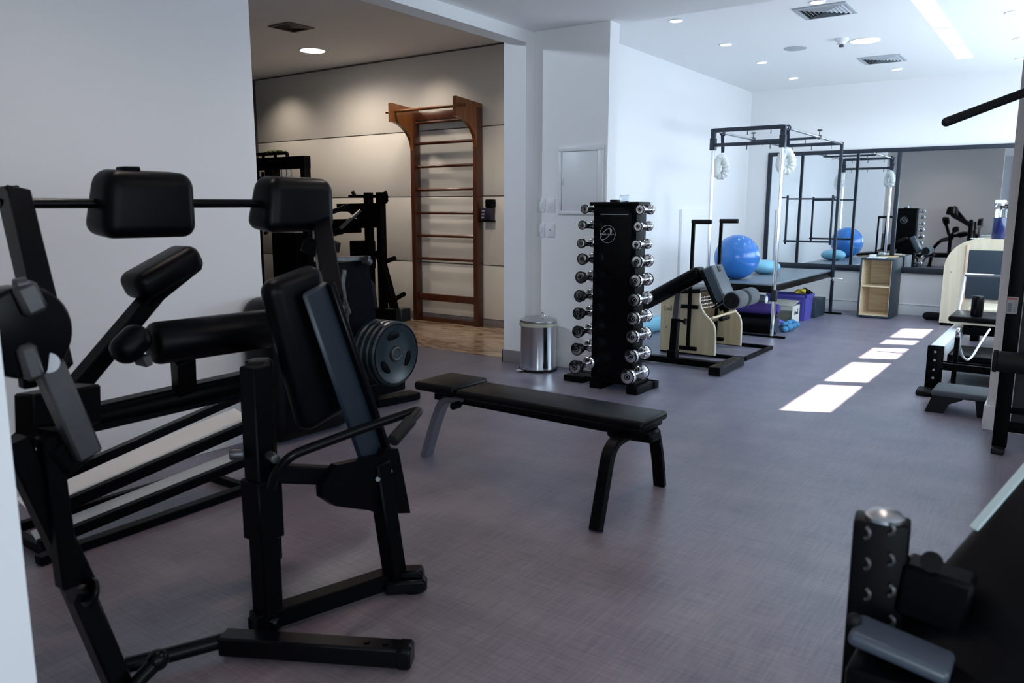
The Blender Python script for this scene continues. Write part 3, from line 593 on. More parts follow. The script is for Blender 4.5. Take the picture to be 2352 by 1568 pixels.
# ================================================================== hyperextension bench (plane Y = 6.15)
H = lambda x, y, Y=6.15: ay(x, y, Y)
t = thing('hyperextension_bench', 'black hyperextension bench with grey foam ankle rollers beside the dumbbell tower', 'exercise bench', (-2.6, 6.15, 0))
MB().bar((-3.05, 6.15, .04), (-2.22, 6.15, .04), .07, .055, .005).build('base_beam', 'black', t)
MB().bar((-2.235, 5.89, .04), (-2.235, 6.46, .04), .10, .07, .006).build('front_foot', 'blackgloss', t)
MB().bar((-3.05, 5.95, .035), (-3.05, 6.35, .035), .07, .06, .006).build('rear_foot', 'black', t)
p = MB().bar((-2.705, 6.15, .06), (-2.69, 6.15, .40), .06, .06, .004, up=V(0, 1, 0)).bar((-2.705, 6.15, .055), (-2.705, 6.15, .13), .08, .08, .004, up=V(0, 1, 0)).build('post', 'black', t)
MB().bar((-2.69, 6.15, .40), (-2.672, 6.15, .62), .048, .048, .003, up=V(0, 1, 0)).build('height_post', 'dsteel', p)
MB().bar((-2.69, 6.12, .395), (-2.60, 6.12, .385), .018, .02).cyl((-2.60, 6.12, .385), (-2.585, 6.12, .385), .026, n=14).build('pin_knob', 'black', p)
MB().bar((-3.02, 6.15, .45), (-2.33, 6.15, .84), .05, .05, .004).bar((-2.73, 6.15, .60), (-2.60, 6.15, .67), .09, .02, .003).build('inclined_beam', 'blackgloss', t)
d = V(-2.47, 6.15, .848)-V(-3.02, 6.15, .535)
MB().pad((V(-2.475, 6.15, .822)+V(-3.02, 6.15, .512))/2, .17, d.length, .085, .04, rot=frame3((0, 0, 0), d)).build('body_pad', 'leather', t)
a, b = V(-2.385, 6.15, .845), V(-2.262, 6.15, .60); d = b-a
hp = MB().pad((a+b)/2, .25, d.length*1.08, .085, .018, rot=frame3((0, 0, 0), d)).build('hip_pad', 'hippad', t, 'grey blue padded hip cushion')
MB().pad((a+b)/2-V(.05, 0, .025), .25, d.length*1.08, .03, .01, rot=frame3((0, 0, 0), d)).build('pad_backing', 'leather', hp)
MB().bar(H(1625, 615), H(1662, 712), .045, .05).bar(H(1662, 712), H(1712, 684), .045, .05).bar(H(1640, 706), H(1690, 676), .10, .012).build('roller_bracket', 'blackgloss', t)
MB().bar(H(1650, 700), H(1695, 677), .09, .03, .004).build('foot_plate', 'steel', t)
rc = V(-2.13, 6.15, .61)
MB().cyl(rc-V(0, .24, 0), rc+V(0, .24, 0), .012).build('roller_axle', 'steel', t)
for s_ in (-1, 1):
    f = MB().cyl(rc+V(0, .035*s_, 0), rc+V(0, .235*s_, 0), .072, n=28, bev=.012).build('ankle_roller', 'foam', t, 'grey foam ankle roller')
    MB().cyl(rc+V(0, .235*s_, 0), rc+V(0, .243*s_, 0), .062, n=24).cyl(rc+V(0, .24*s_, 0), rc+V(0, .252*s_, 0), .022, n=12).build('end_cap', 'rubber', f)
# ================================================================== plywood pedal chair
t = thing('pedal_chair', 'pale plywood pilates pedal chair with two tall black handle posts', 'pilates chair', (-2.8, 7.0, 0))
side = [(-3.06, .02), (-3.06, .555), (-2.69, .60), (-2.69, .50), (-2.672, .44), (-2.64, .39), (-2.59, .345), (-2.55, .30), (-2.535, .25), (-2.53, .18), (-2.53, .02)]
for y in (6.65, 7.32): MB().prism(side, (0, y, 0), (1, 0, 0), (0, 0, 1), (0, .018, 0)).build('side_panel', 'plytan', t)
for y in (6.6497, 7.3197):
    m = MB(); n = len(side)
    m.tube([(x, y+.009, z) for x, z in side[2:]], .0105, 8).build('panel_edge', 'plyedge', t)
MB().box((-3.08, 6.62, .56), (-2.67, 7.36, .60), .012, rot=Matrix.Rotation(R(-5), 4, 'Y')).build('seat_pad', 'leather', t)
MB().box((-3.05, 6.67, .05), (-3.03, 7.32, .55), .002).build('back_panel', 'plytan', t)
pd = MB().box((-2.80, 6.70, .29), (-2.56, 7.28, .31), .004, rot=Matrix.Rotation(R(-28), 4, 'Y')).build('pedal', 'plytan', t)
MB().box((-2.60, 6.9, .30), (-2.56, 7.1, .335), .006).build('pedal_clamp', 'black', pd)
for z in (.42, .455, .49, .52):
    pts = [V(-2.74+.06*u/40.+.004*math.cos(u*2.4), 6.68+.62*u/40., z-.0*u+.006*math.sin(u*2.4)) for u in range(41)]
    MB().tube(pts, .005, 6).build('spring', 'spring', t)
for y, z1 in ((6.63, 1.21), (7.30, 1.21)):
    q = MB().bar((-2.775, y, .05), (-2.765, y, z1), .028, .028, .003, up=V(0, 1, 0)).build('handle_post', 'black', t)
    MB().cyl((-2.78, y, z1-.005), (-2.60, y, z1-.003), .021, n=16, bev=.003).build('handle_grip', 'rubber', q)
    MB().box((-2.86, y-.012, .43), (-2.69, y+.012, .465), .004).build('post_bracket', 'black', q); MB().box((-2.86, y-.012, .05), (-2.69, y+.012, .085), .004).build('post_bracket', 'black', q)
f = MB(); fx0, fx1, fy0, fy1 = -3.05, -2.26, 6.69, 7.41
f.bar((fx0, fy0, .018), (fx1, fy0, .018), .035, .03).bar((fx0, fy1, .018), (fx1, fy1, .018), .035, .03).bar((fx1, fy0-.017, .018), (fx1, fy1+.017, .018), .035, .03).bar((fx0, fy0-.017, .018), (fx0, fy1+.017, .018), .035, .03).build('floor_frame', 'black', t)
q = MB()      # small dark maker's mark on the near panel, letters only half legible
bx, bz = -3.02, .395
for i, s_ in enumerate([[(0, 1), (0, 0), (.5, 0)], [(.7, .6), (.7, 0)], [(1., .6), (1.15, 0), (1.3, .6)], [(1.9, .3), (1.5, .3), (1.6, .6), (1.9, .5)], [(1.5, .3), (1.6, 0), (1.9, .05)], [(2.1, 1), (2.1, 0)], [(2.35, .9), (2.35, 0)]]):
    q.tube([(bx+x*.028, 6.648, bz+z*.045) for x, z in s_], .0015, 5)
q.cyl((-3.0, 6.645, .24), (-3.0, 6.651, .24), .006, n=10)
q.build('maker_mark', 'ink', t)
# ================================================================== trapeze table
t = thing('trapeze_table', 'tall steel trapeze table with grey padded top and hanging fleece loops', 'pilates table', (-2.85, 9.3, 0))
X0, X1, Y0, Y1, ZT_ = -3.20, -2.475, 8.11, 10.5, 2.15
for x in (X0, X1):
    q = MB().cyl((x, Y0, .02), (x, Y0, ZT_-.13), .019, n=18).build('post', 'chrome', t, 'chrome front post')
    MB().box((x-.024, Y0-.024, ZT_-.13), (x+.024, Y0+.024, ZT_-.0), .004).build('corner_bracket', 'frame', q)
    MB().box((x-.03, Y0-.03, 1.93), (x+.03, Y0+.03, 2.055), .005).build('slider_clamp', 'frame', q)
    MB().box((x-.03, Y0-.03, .38), (x+.03, Y0+.03, .50), .005).build('leg_clamp', 'frame', q)
    q = MB().box((x-.018, Y1-.018, .02), (x+.018, Y1+.018, ZT_), .003).build('post', 'frame', t, 'dark rear post')
    q = MB().cyl((x, Y0, ZT_-.02), (x, Y1, ZT_-.02), .016, n=14).build('side_rail', 'chrome', t)
    yk = 9.45 if x == X1 else 9.35
    MB().cyl((x, yk, ZT_-.01), (x, yk, ZT_+.05), .006, n=10).lathe([(.006, 0), (.026, .004), (.03, .014), (.02, .02), (0, .02)], (x, yk, ZT_+.045), n=16).box((x-.02, yk-.03, ZT_-.045), (x+.02, yk+.03, ZT_+.004), .004).build('screw_knob', 'dsteel', q)
for y, z in ((Y0, ZT_-.015), (Y1, ZT_-.015)): MB().box((X0, y-.02, z-.022), (X1, y+.02, z+.018), .003).build('top_bar', 'frame', t)
c = MB().box((X0, Y0-.018, 1.965), (X1, Y0+.018, 2.0), .003).build('cross_bar', 'frame', t)
c2 = MB().box((X0, 9.33, ZT_-.05), (X1, 9.36, ZT_-.025), .003).build('cross_bar', 'frame', t)
for pr, y, z in ((c, Y0, 1.965), (c, Y0, ZT_-.037), (c2, 9.345, ZT_-.05), (c2, Y1, ZT_-.037)):
    for x in (X0+.12, X0+.36, X0+.60): MB().cyl((x, y, z-.035), (x, y, z+.0), .005, n=8).ball((x, y, z-.036), .007, n=8).build('eye_hook', 'dsteel', pr)
s_ = MB().box((X0+.03, Y0-.01, .465), (X1-.03, Y1+.01, .505), .004).build('bed_frame', 'frame', t)
MB().box((X0+.02, Y0-.04, .49), (X1-.02, Y1+.02, .562), .014, 4).build('bed_pad', 'greypad', t, 'grey blue padded bed')
MB().box((X0+.016, Y0-.046, .468), (X1-.014, Y1+.026, .545), .010).build('pad_piping', 'leather', t)
for y in (Y0, Y1): MB().bar((X0-.05, y, .012), (X1+.14, y, .012), .03, .02, .003).build('floor_bar', 'black', t)
MB().cyl((X1+.03, Y1, .46), (X1+.12, Y1, .455), .005, n=8).box((X1-.02, Y1-.02, .42), (X1+.02, Y1+.02, .47), .003).build('bed_pin', 'chrome', t)
# push-through bar on the rear posts
q = MB(); yb = 10.36
q.cyl((X0+.14, yb, 1.455), (X1+.0, yb, 1.455), .010, n=12).cyl((X0+.12, yb, .92), (X1-.03, yb, .92), .013, n=12)
q.box((X0+.13, yb-.012, .88), (X0+.155, yb+.012, 1.50), .003).box((X1-.04, yb-.012, .88), (X1-.016, yb+.012, 1.50), .003).cyl((X0, Y1, 1.475), (X0+.14, yb, 1.475), .009, n=10).cyl((X1, Y1, 1.475), (X1-.03, yb, 1.475), .009, n=10)
q.build('push_bar', 'frame', t)
def loop(x, y, ztop, zs, r, lab, tilt):
    o = thing('fleece_loop', lab, 'loop', (x, y, zs-.13), 'fleece loops on the trapeze table')
    MB().torus((x, y, ztop), (0, 1, .1), .026, .008, 16, 6).bar((x, y, ztop-.02), (x+.012, y, zs+.02), .035, .006, .001, up=V(0, 1, 0)).build('strap', 'strap', o)
    m = MB()
    pts = [V(x+r*.5*math.sin(a)*(1-.35*math.cos(a))*math.cos(tilt), y+r*.5*math.sin(a)*(1-.35*math.cos(a))*math.sin(tilt), zs-.125+.098*math.cos(a)) for a in [2*PI*k/28 for k in range(28)]]
    m.tube(pts, [.042+.006*math.sin(3*k) for k in range(28)], 12, closed=True).build('fleece_cover', 'fleece', o)
loop(X0, 8.36, ZT_-.02, 1.90, .10, 'white fleece loop hanging from the left rail of the trapeze table', .5)
loop(X1, 8.25, ZT_-.02, 1.93, .12, 'white fleece loop hanging behind the front right chrome post', .6)
# balls on the bed
tag(MB().ball((-3.0, 8.43, .803), .243, n=48).build('exercise_ball', 'blue'), 'large glossy blue exercise ball on the trapeze table', 'ball')
tag(MB().ball((-2.98, 9.35, .645), .17, sz=.5, sx=1.05, n=40).build('balance_dome', 'cyan'), 'pale blue flattened ball lying behind the large blue ball', 'ball')
# ================================================================== below and around the table
t = thing('bolster', 'long black cylinder bolster on the floor under the trapeze table', 'bolster', (-2.83, 8.33, 0))
MB().cyl((-3.15, 8.33, .105), (-2.50, 8.33, .105), .104, n=36, bev=.012).build('cover', 'leather', t); MB().cyl((-2.502, 8.33, .105), (-2.494, 8.33, .105), .085, n=32).build('end_disc', 'slate', t)
tag(MB().cyl((-3.15, 8.36, .262), (-2.53, 8.36, .262), .060, n=28, bev=.01).build('rolled_mat', 'purple'), 'rolled purple mat on top of the black bolster', 'mat')
tag(MB().cyl((-3.12, 8.50, .255), (-2.53, 8.50, .255), .053, n=28, bev=.01).build('rolled_mat', 'purple'), 'second rolled purple mat behind the first, by the card box', 'mat')
t = thing('foam_roller', 'dark grey foam roller with a white end on the purple mats', 'foam roller', (-2.9, 8.43, .31)); MB().cyl((-3.15, 8.44, .362), (-2.66, 8.44, .362), .045, n=24, bev=.004).build('roller', 'foam', t); MB().ball((-2.655, 8.44, .355), .042, sx=.35, n=20).build('end_plug', 'paper', t)
m = MB()      # crumpled cloth
for k in range(9): m.ball((-2.47+.035*math.sin(k*2.1), 8.55+.045*k, .035+.018*(k % 3)), .05, sx=.8, sz=.7+.1*(k % 2), n=14)
tag(m.build('crumpled_cloth', 'teal'), 'crumpled blue cloth on the floor beside the black bolster', 'cloth')
m = MB()
for k in range(6): m.ball((-2.66+.05*math.cos(k*1.7), 8.70+.045*k, .05+.02*(k % 2)), .05, sz=.8, n=12)
tag(m.build('crumpled_bag', 'violet'), 'crumpled violet bag between the bolster and the card box', 'bag')
t = thing('card_box', 'pale card box with handwriting under the trapeze table', 'box', (-2.72, 9.35, 0))
bx = MB(); x0, x1, y0, y1, h = -2.88, -2.585, 9.20, 9.50, .21
bx.box((x1-.006, y0, 0), (x1, y1, h)).box((x0, y0, 0), (x0+.006, y1, h)).box((x0, y1-.006, 0), (x1, y1, h)).box((x0, y0, 0), (x1, y1, .006)).box((x0, y0, h-.05), (x1, y0+.006, h)).box((x0, y0, 0), (x1, y0+.006, .03)); bx.build('carton', 'card', t)
MB()._pp([(x0-.02, y0-.01, h+.005), (x1, y0-.01, h+.002), (x1, y1-.02, h+.04), (x0-.02, y1, h+.045)], (0, 0, .004)).build('flap', 'card', t)
q = MB()
def scr(pts): q.tube([(x1+.0015, y0+.07+u*.15, .10+v*.06) for u, v in pts], .004, 6)
scr([(.2, .9), (0, .3), (.3, 0), (.45, .5), (.2, .9)]); scr([(.4, .2), (.55, .6), (.6, .1), (.8, .55), (.75, .1), (1.0, .2)]); scr([(.95, 1.1), (.98, .1), (1.1, .2)])
q.build('handwriting', 'ink', t)
t = thing('storage_crate', 'tall violet plastic crate under the trapeze table', 'crate', (-2.75, 9.78, 0))
c = MB(); x0, x1, y0, y1, h = -3.0, -2.54, 9.56, 9.90, .31
lo = [(x0+.02, y0+.02, 0), (x1-.012, y0+.02, 0), (x1-.012, y1-.02, 0), (x0+.02, y1-.02, 0)]; hi = [(x0, y0, h), (x1, y0, h), (x1, y1, h), (x0, y1, h)]
for i in range(4):
    j = (i+1) % 4; nrm = [(0, .005, 0), (-.005, 0, 0), (0, -.005, 0), (.005, 0, 0)][i]; c._pp([lo[i], lo[j], hi[j], hi[i]], nrm)
c.box((x0+.02, y0+.02, 0), (x1-.012, y1-.02, .006)); c.build('crate_body', 'violet', t)
MB().box((x0-.01, y0-.012, h-.03), (x1+.012, y0+.004, h), .003).box((x1-.004, y0-.012, h-.03), (x1+.012, y1+.012, h), .003).box((x0-.01, y1-.004, h-.03), (x1+.012, y1+.012, h), .003).box((x0-.01, y0-.012, h-.03), (x0+.004, y1+.012, h), .003).build('rim', 'violet', t)
m = MB().torus((-2.62, 9.80, .335), (.2, .3, 1), .055, .008, 20, 6).torus((-2.60, 9.86, .345), (.5, .1, 1), .06, .007, 20, 6)
tag(m.build('resistance_band', 'black'), 'black looped bands on top of the violet crate', 'resistance band')
tag(MB().torus((-2.64, 9.70, .34), (.1, .6, 1), .045, .012, 20, 8).bar((-2.70, 9.66, .33), (-2.60, 9.74, .36), .06, .03, .008).build('resistance_band', 'yellow'), 'yellow band lying on top of the violet crate', 'resistance band')
t = thing('storage_box', 'dark slate box on the floor under the far end of the trapeze table', 'box', (-2.65, 10.15, 0))
MB().box((-2.98, 9.93, 0), (-2.51, 10.38, .225), .006).build('box_body', 'slate', t); MB().torus((-2.66, 10.1, .245), (1, .2, 0), .05, .012, 18, 8, 0, PI).build('handle_strap', 'strap', t)
tag(MB().cyl((-3.68, 7.35, .085), (-3.60, 8.05, .085), .084, n=32, bev=.01).build('foam_roller', 'cyan'), 'pale blue foam roller on the floor by the left pilates wall', 'foam roller')
struct('trim_3', MB().box((-3.811, 8.70, .14), (-3.775, 9.62, 1.32), .004), 'wall', 'low white boxed panel on the left pilates wall')
# ================================================================== open box shelf by the mirror
t = thing('box_shelf', 'open plywood box with a middle shelf and dark padded sides below the mirror', 'shelf', (-1.93, 10.6, 0))
x0, x1, y0, y1, h = -2.125, -1.745, 10.35, 10.88, .735; w_ = .022
MB().box((x0, y0, .01), (x0+w_, y1, h), .004).box((x1-w_, y0, .01), (x1, y1, h), .004).box((x0+w_, y0, h-w_), (x1-w_, y1, h), .004).box((x0+w_, y0, .01), (x1-w_, y1, .01+w_), .004).box((x0+.03, y0+.03, 0), (x1-.03, y1-.03, .012)).build('padded_case', 'slate', t)
MB().box((x0+w_, y1-.02, .03), (x1-w_, y1-.005, h-w_)).box((x0+w_, y0+.012, .03), (x0+w_+.008, y1-.02, h-w_)).box((x1-w_-.008, y0+.012, .03), (x1-w_, y1-.02, h-w_)).box((x0+w_+.008, y0+.012, .032), (x1-w_-.008, y1-.02, .04)).build('plywood_lining', 'plyx', t)
MB().box((x0+w_, y0+.012, .385), (x1-w_, y1-.02, .397)).build('middle_shelf', 'plyx', t)
tag(MB().box((-2.06, 10.38, .735), (-1.86, 10.58, .744), .001).build('paper_stack', 'paper'), 'white sheets lying on the front of the box shelf', 'paper')
tag(MB().box((-1.98, 10.62, .735), (-1.78, 10.84, .748), .001).build('paper_folder', 'kraft'), 'brown folder lying at the back of the box shelf', 'folder')
tag(MB().box((-2.09, 10.64, .735), (-2.02, 10.74, .765), .004).build('small_carton', 'paper'), 'tiny white carton beside the brown folder on the shelf', 'box')
# ================================================================== reformer
t = thing('reformer', 'white railed pilates reformer with a black front end cap on the right', 'pilates reformer', (-.45, 7.4, 0))
def rail(x): return MB().box((x-.045, 6.27, .255), (x+.045, 9.2, .345), .006)
RX = (-.735, -.10)
for x in RX:
    r_ = rail(x).build('rail', 'alu', t); MB().box((x-.052, 6.235, .02), (x+.052, 6.275, .352), .005).build('end_cap', 'black', r_)
    MB().bar((x-.03, 6.25, .03), (x-.03, 6.12, .02), .12, .04, .01).build('front_foot', 'rubber', t)
    MB().box((x-.04, 9.1, 0), (x+.04, 9.2, .26), .005).build('rear_leg', 'black', t)
b_ = MB()
for z in (.12, .18, .25, .31): b_.cyl((-.735, 6.232, z), (-.735, 6.236, z), .009, n=10)
b_.build('cap_bolts', 'steel', t)
MB().bar((RX[0], 6.30, .20), (RX[1], 6.30, .20), .03, .05, .004).bar((RX[0], 6.42, .215), (RX[1], 6.42, .215), .012, .012, .002).build('cross_member', 'black', t)
for x in (-.62, -.20):
    q = MB().bar((x, 6.38, .07), (x, 6.38, .41), .032, .032, .004, up=V(0, 1, 0)).build('pulley_post', 'black', t)
    MB().cyl((x-.012, 6.38, .45), (x+.012, 6.38, .45), .028, n=20, bev=.004).box((x-.017, 6.365, .405), (x+.017, 6.395, .445), .004).build('pulley', 'chrome', q)
pts = [V(-.61, 6.39, .43)+V(.155*u, .9*u, -.0)+V(0, 0, -.27*4*u*(1-u)*(1-.15*u)) for u in [k/18 for k in range(19)]]
MB().tube([(-.61, 6.40, .43), (-.605, 6.42, .34), (-.585, 6.46, .26), (-.555, 6.5, .225), (-.53, 6.56, .25), (-.50, 6.68, .33), (-.46, 6.88, .42)], .008, 8, bend=.03).build('rope', 'alu', t)
q = MB().box((-.79, 7.30, .405), (-.06, 7.82, .45), .014, 3).build('carriage', 'leather', t)
MB().box((-.77, 7.32, .385), (-.08, 7.80, .405), .003).build('carriage_base', 'plyedge', t)
MB().box((-.68, 7.35, .30), (-.12, 7.78, .385), .004).build('carriage_frame', 'black', t)
for x in (-.60, -.24): MB().lathe([(.0, .0), (.042, .0), (.045, .01), (.046, .15), (.04, .168), (0, .172)], (x, 7.42, .45), n=28).build('shoulder_rest', 'blackgloss', t)
for x, u in ((-.80, 0), (-.08, 1)): MB().tube([(x, 8.10, .34), (x, 8.14, .42), (x+.015 if not u else x-.015, 8.2, .73)], .012, 10).build('foot_bar_arm', 'alu', t)
MB().cyl((-.785, 8.2, .73), (-.095, 8.2, .73), .017, n=16).build('foot_bar', 'foam', t)
MB().box((-.77, 8.55, .35), (-.08, 9.15, .39), .01).build('standing_platform', 'ply', t)
MB().box((-.70, 6.62, .14), (-.14, 7.15, .24), .01).build('spring_cover', 'black', t)
tag(MB().box((-.69, 6.50, 0), (-.13, 7.25, .012), .004).build('floor_mat', 'foam'), 'grey mat on the floor inside the reformer frame', 'mat')
# ================================================================== tall plywood unit behind the reformer
t = thing('plywood_tower', 'tall pale plywood unit with a rounded corner and dark padded panel', 'pilates unit', (-.6, 10.45, 0))
x0, x1, r_ = -1.195, .35, .34; zt = 1.0; y0 = 10.2
pr = [(x0, .03), (x1, .03), (x1, zt)]+[(x0+r_+0*0-r_*math.sin(a), zt-r_+r_*math.cos(a)) for a in [PI/2*k/12 for k in range(13)]]
MB().prism(pr, (0, y0, 0), (1, 0, 0), (0, 0, 1), (0, .02, 0)).build('front_panel', 'ply', t)
MB().prism(pr, (0, 10.78, 0), (1, 0, 0), (0, 0, 1), (0, .02, 0)).build('rear_panel', 'ply', t)
MB().box((x0+.34, y0+.02, .975), (x1, 10.78, .995), .002).build('top_board', 'ply', t)
MB().box((x0+.005, y0+.02, .04), (x0+.02, 10.78, .64), .002).build('side_board', 'ply', t)
MB().box((-.955, y0-.03, .33), (x1-.05, y0-.001, .875), .008).build('padded_panel', 'slate', t)
MB().box((-.985, y0-.022, .10), (-.957, y0-.002, .93), .003).build('light_strip', mat('pink_beech', (.62, .47, .37), .5), t)
MB().box((x0+.01, y0-.005, 0), (x1, 10.8, .03), .003).build('plinth', 'black', t)
q = MB()
for x, z in ((-1.0, .12), (-1.17, .06), (-.99, .5), (-1.12, .62)): q.cyl((x, y0-.004, z), (x, y0+.002, z), .007, n=8)
q.build('screws', 'steel', t)
m = MB()
for k in range(5): m.ball((-1.37+.028*k, 10.6+.02*(k % 2), .05), .055, sz=.9, n=14)
tag(m.build('black_pouch', 'blackfoam'), 'small black pouch on the floor beside the tall plywood unit', 'bag')
t = thing('spray_bottle', 'dark blue spray bottle with white nozzle on the plywood unit', 'bottle', (-.70, 10.42, .995))
MB().lathe([(.0, 0), (.072, .0), (.076, .01), (.076, .24), (.0, .24)], (-.70, 10.42, .995), n=32).build('liquid_sleeve', 'blueliq', t)
MB().lathe([(.060, .24), (.060, .33), (.03, .36), (.018, .375), (.0, .375)], (-.70, 10.42, .995), n=28).build('clear_neck', 'glass', t)
MB().cyl((-.70, 10.42, 1.365), (-.70, 10.42, 1.395), .02, n=14).box((-.775, 10.40, 1.39), (-.665, 10.44, 1.43), .008).bar((-.75, 10.42, 1.39), (-.765, 10.42, 1.35), .012, .014).build('spray_head', 'plastic', t)
tag(MB().tube([(-.72, 10.62, .997), (-.62, 10.62, .999), (-.575, 10.62, 1.02), (-.575, 10.62, 1.34), (-.60, 10.62, 1.37), (-.70, 10.62, 1.375)], .008, 8).build('wire_hook', 'black'), 'thin black bent wire stand behind the spray bottle', 'stand')
tag(MB().box((-.97, 10.30, .996), (-.84, 10.46, 1.002), .001).build('paper_sheet', 'paper'), 'white paper sheet lying left of the spray bottle', 'paper')
# step platform
t = thing('step_platform', 'low grey aerobic step on the floor in front of the reformer', 'step', (-.50, 5.80, 0))
MB().box((-.672, 5.655, .105), (-.10, 5.965, .15), .02, 3).build('top', mat('step_grey', (.045, .055, .065), .75, bump=.3, bscale=500), t)
pr = [(-.70, 0), (-.59, 0), (-.575, .06), (-.49, .10), (-.49, .13), (-.655, .13)]
MB().prism(pr, (0, 5.66, 0), (1, 0, 0), (0, 0, 1), (0, .30, 0)).build('end_foot', 'rubber', t)
MB().prism([(-.40, 0), (-.37, 0), (-.36, .12), (-.42, .12)], (0, 5.67, 0), (1, 0, 0), (0, 0, 1), (0, .02, 0)).build('rib', 'rubber', t)
MB().box((-.20, 5.66, 0), (-.10, 5.96, .13), .01).build('end_foot', 'rubber', t)
# ================================================================== machines in the wall bars room
G = lambda x, y, Y=6.45: ay(x, y, Y)
t = thing('power_rack', 'tall black cable rack in the far left corner with a cloth on top', 'exercise machine', (-8.15, 6.35, 0))
xl, xr = -8.72, -7.72
for x in (xl, xr): MB().bar((x, 6.45, 0), (x, 6.45, 1.93), .09, .09, .004, up=V(0, 1, 0)).build('post', 'black', t)
MB().bar((xl-.045, 6.45, 1.875), (xr+.045, 6.45, 1.875), .10, .15, .004).build('top_beam', 'black', t)
for x in (-8.52, -8.28): MB().cyl((x, 6.45, 1.95), (x, 6.45, 1.98), .02, n=12).build('stud', 'black', t)
MB().tube([(-8.75, 6.45, 2.0), (-8.05, 6.45, 2.0), (-8.05, 6.45, 1.94)], .022, bend=.04).build('top_bar', 'black', t)
MB().box((-8.42, 6.38, 1.2), (-8.26, 6.50, 1.80), .005).build('centre_plate', 'black', t)
MB().box((-8.30, 6.35, .12), (-7.82, 6.55, 1.02), .006).build('weight_stack', 'black', t)
for k in range(3): MB().cyl((-8.16+.09*k, 6.45, 1.0), (-8.16+.09*k, 6.45, 1.80), .011, n=10).build('guide_rod', 'steel', t)
MB().cyl((-8.55, 6.40, 1.66), (-8.55, 6.47, 1.66), .06, n=20).bar((-8.56, 6.44, 1.45), (-8.53, 6.44, 1.78), .03, .03).bar((-8.62, 6.44, 1.60), (-8.50, 6.44, 1.62), .03, .05).build('pulley', 'black', t)
MB().bar((-8.5, 6.40, 1.0), (-8.38, 6.35, 1.02), .03, .035).build('peg', 'rubber', t)
MB().bar((xl, 6.45, .04), (xr, 6.45, .04), .08, .06).bar((xl, 6.1, .03), (xl, 6.75, .03), .07, .05).bar((xr, 6.1, .03), (xr, 6.75, .03), .07, .05).build('base_frame', 'black', t)
m = MB()
for k in range(6): m.ball((-8.42+.045*k, 6.45, 2.02+.008*(k % 2)), .04, sz=.5, n=12)
tag(m.build('towel', mat('olive_cloth', (.13, .15, .08), .9)), 'crumpled olive towel lying on top of the black cable rack', 'towel')
# plate loaded press in front of the cream wall
t = thing('shoulder_press', 'black twin post lever machine with two weight pegs left of the wall bars', 'exercise machine', (-6.55, 6.45, 0))
for x in (848, 876): 
    q = G(x, 520); MB().bar((q.x, 6.45, .05), (q.x, 6.45, 1.50), .082, .08, .004, up=V(0, 1, 0)).build('post', 'black', t)
MB()._pp([G(*q) for q in ((780, 468), (880, 466), (883, 522), (826, 524), (824, 500), (806, 484), (799, 507), (790, 524), (786, 492))][0:4]+[G(826, 500), G(806, 486), G(782, 486)], (0, -.05, 0)).build('cam_plate', 'black', t)
MB().bar(G(803, 451), G(888, 451), .05, .035).cyl(G(810, 440), G(816, 452), .022, n=12).bar(G(884, 439), G(889, 455), .03, .035).bar(G(888, 452), G(889, 463), .02, .03).bar(G(889, 463), G(870, 476), .02, .02).bar(G(862, 481), G(873, 479), .03, .03).build('top_lever', 'black', t)
MB().cyl(G(824, 500), G(868, 496), .02).ball(G(868, 497), .03, n=14).build('swing_tube', 'dsteel', t)
MB().cyl(G(781, 526, 6.1), G(828, 484, 6.35), .024).build('lever_arm', 'dsteel', t)
MB().bar(G(756, 489, 6.0), G(800, 473, 6.2), .05, .05).bar(G(745, 520, 6.1), G(828, 518, 6.3), .06, .16).bar(G(748, 540, 6.1), G(785, 530, 6.1), .07, .07, .01).build('press_arm', 'black', t)
MB().bar(G(870, 575), G(907, 712), .075, .08, .004).build('brace', 'black', t)
for a, b in (((882, 602), (906, 593)), ((902, 690), (928, 675))): MB().cyl(G(*a, 6.42), G(*b, 6.25), .026, n=14, bev=.004).build('weight_peg', 'black', t)
MB().bar((-6.95, 6.50, .08), G(925, 722), .15, .14, .008).build('base_beam', 'black', t); MB().bar(G(920, 722), G(933, 723), .16, .15, .008).build('base_cap', 'plate', t)
MB().box((-6.88, 6.35, .62), (-6.70, 6.6, .95), .01).build('seat_bracket', 'black', t)
MB()._pp([ay(x, y, 6.2) for x, y in ((824, 612), (836, 622), (861, 652), (868, 705), (846, 705), (838, 662), (826, 640))], (0, -.10, 0)).build('seat_side', 'bluepad', t)
MB()._pp([ay(x, y, 6.0) for x, y in ((756, 546), (783, 558), (779, 580), (752, 578))], (0, -.08, 0)).build('head_pad', 'bluepad', t)
# the loaded machine with the weight plates (only its dark body and plates show)
t = thing('leg_press', 'dark bulky machine body behind the foreground pads carrying weight plates', 'exercise machine', (-3.95, 3.95, 0))
C = lambda x, y, X=-3.95: ax(x, y, X)
pl = [(770, 604), (846, 598), (852, 640), (868, 760), (878, 900), (890, 938), (770, 955), (764, 780)]
pp_ = [C(*q) for q in pl]
for q in pp_: q.z = max(q.z, .0)
MB()._pp(pp_, (-.22, 0, 0)).build('body', mat('navy_black_paint', (.002, .0025, .006), .6, spec=.06), t)
MB().bar(C(762, 596), C(846, 592), .05, .03).cyl(C(838, 596, -3.9), C(848, 604, -3.9), .03, n=14).build('top_tube', 'dsteel', t)
MB().tube([C(790, 620, -3.93), C(785, 650, -3.93), C(790, 690, -3.93), C(800, 720, -3.93)], .022).build('guide_hose', 'dsteel', t)
MB().cyl((-4.0, C(905, 812).y, C(905, 812).z), (-3.60, C(905, 812, -3.66).y, C(905, 812, -3.66).z), .024).build('weight_horn', 'steel', t)
a, b = az(858, 935, 0), az(955, 915, 0)
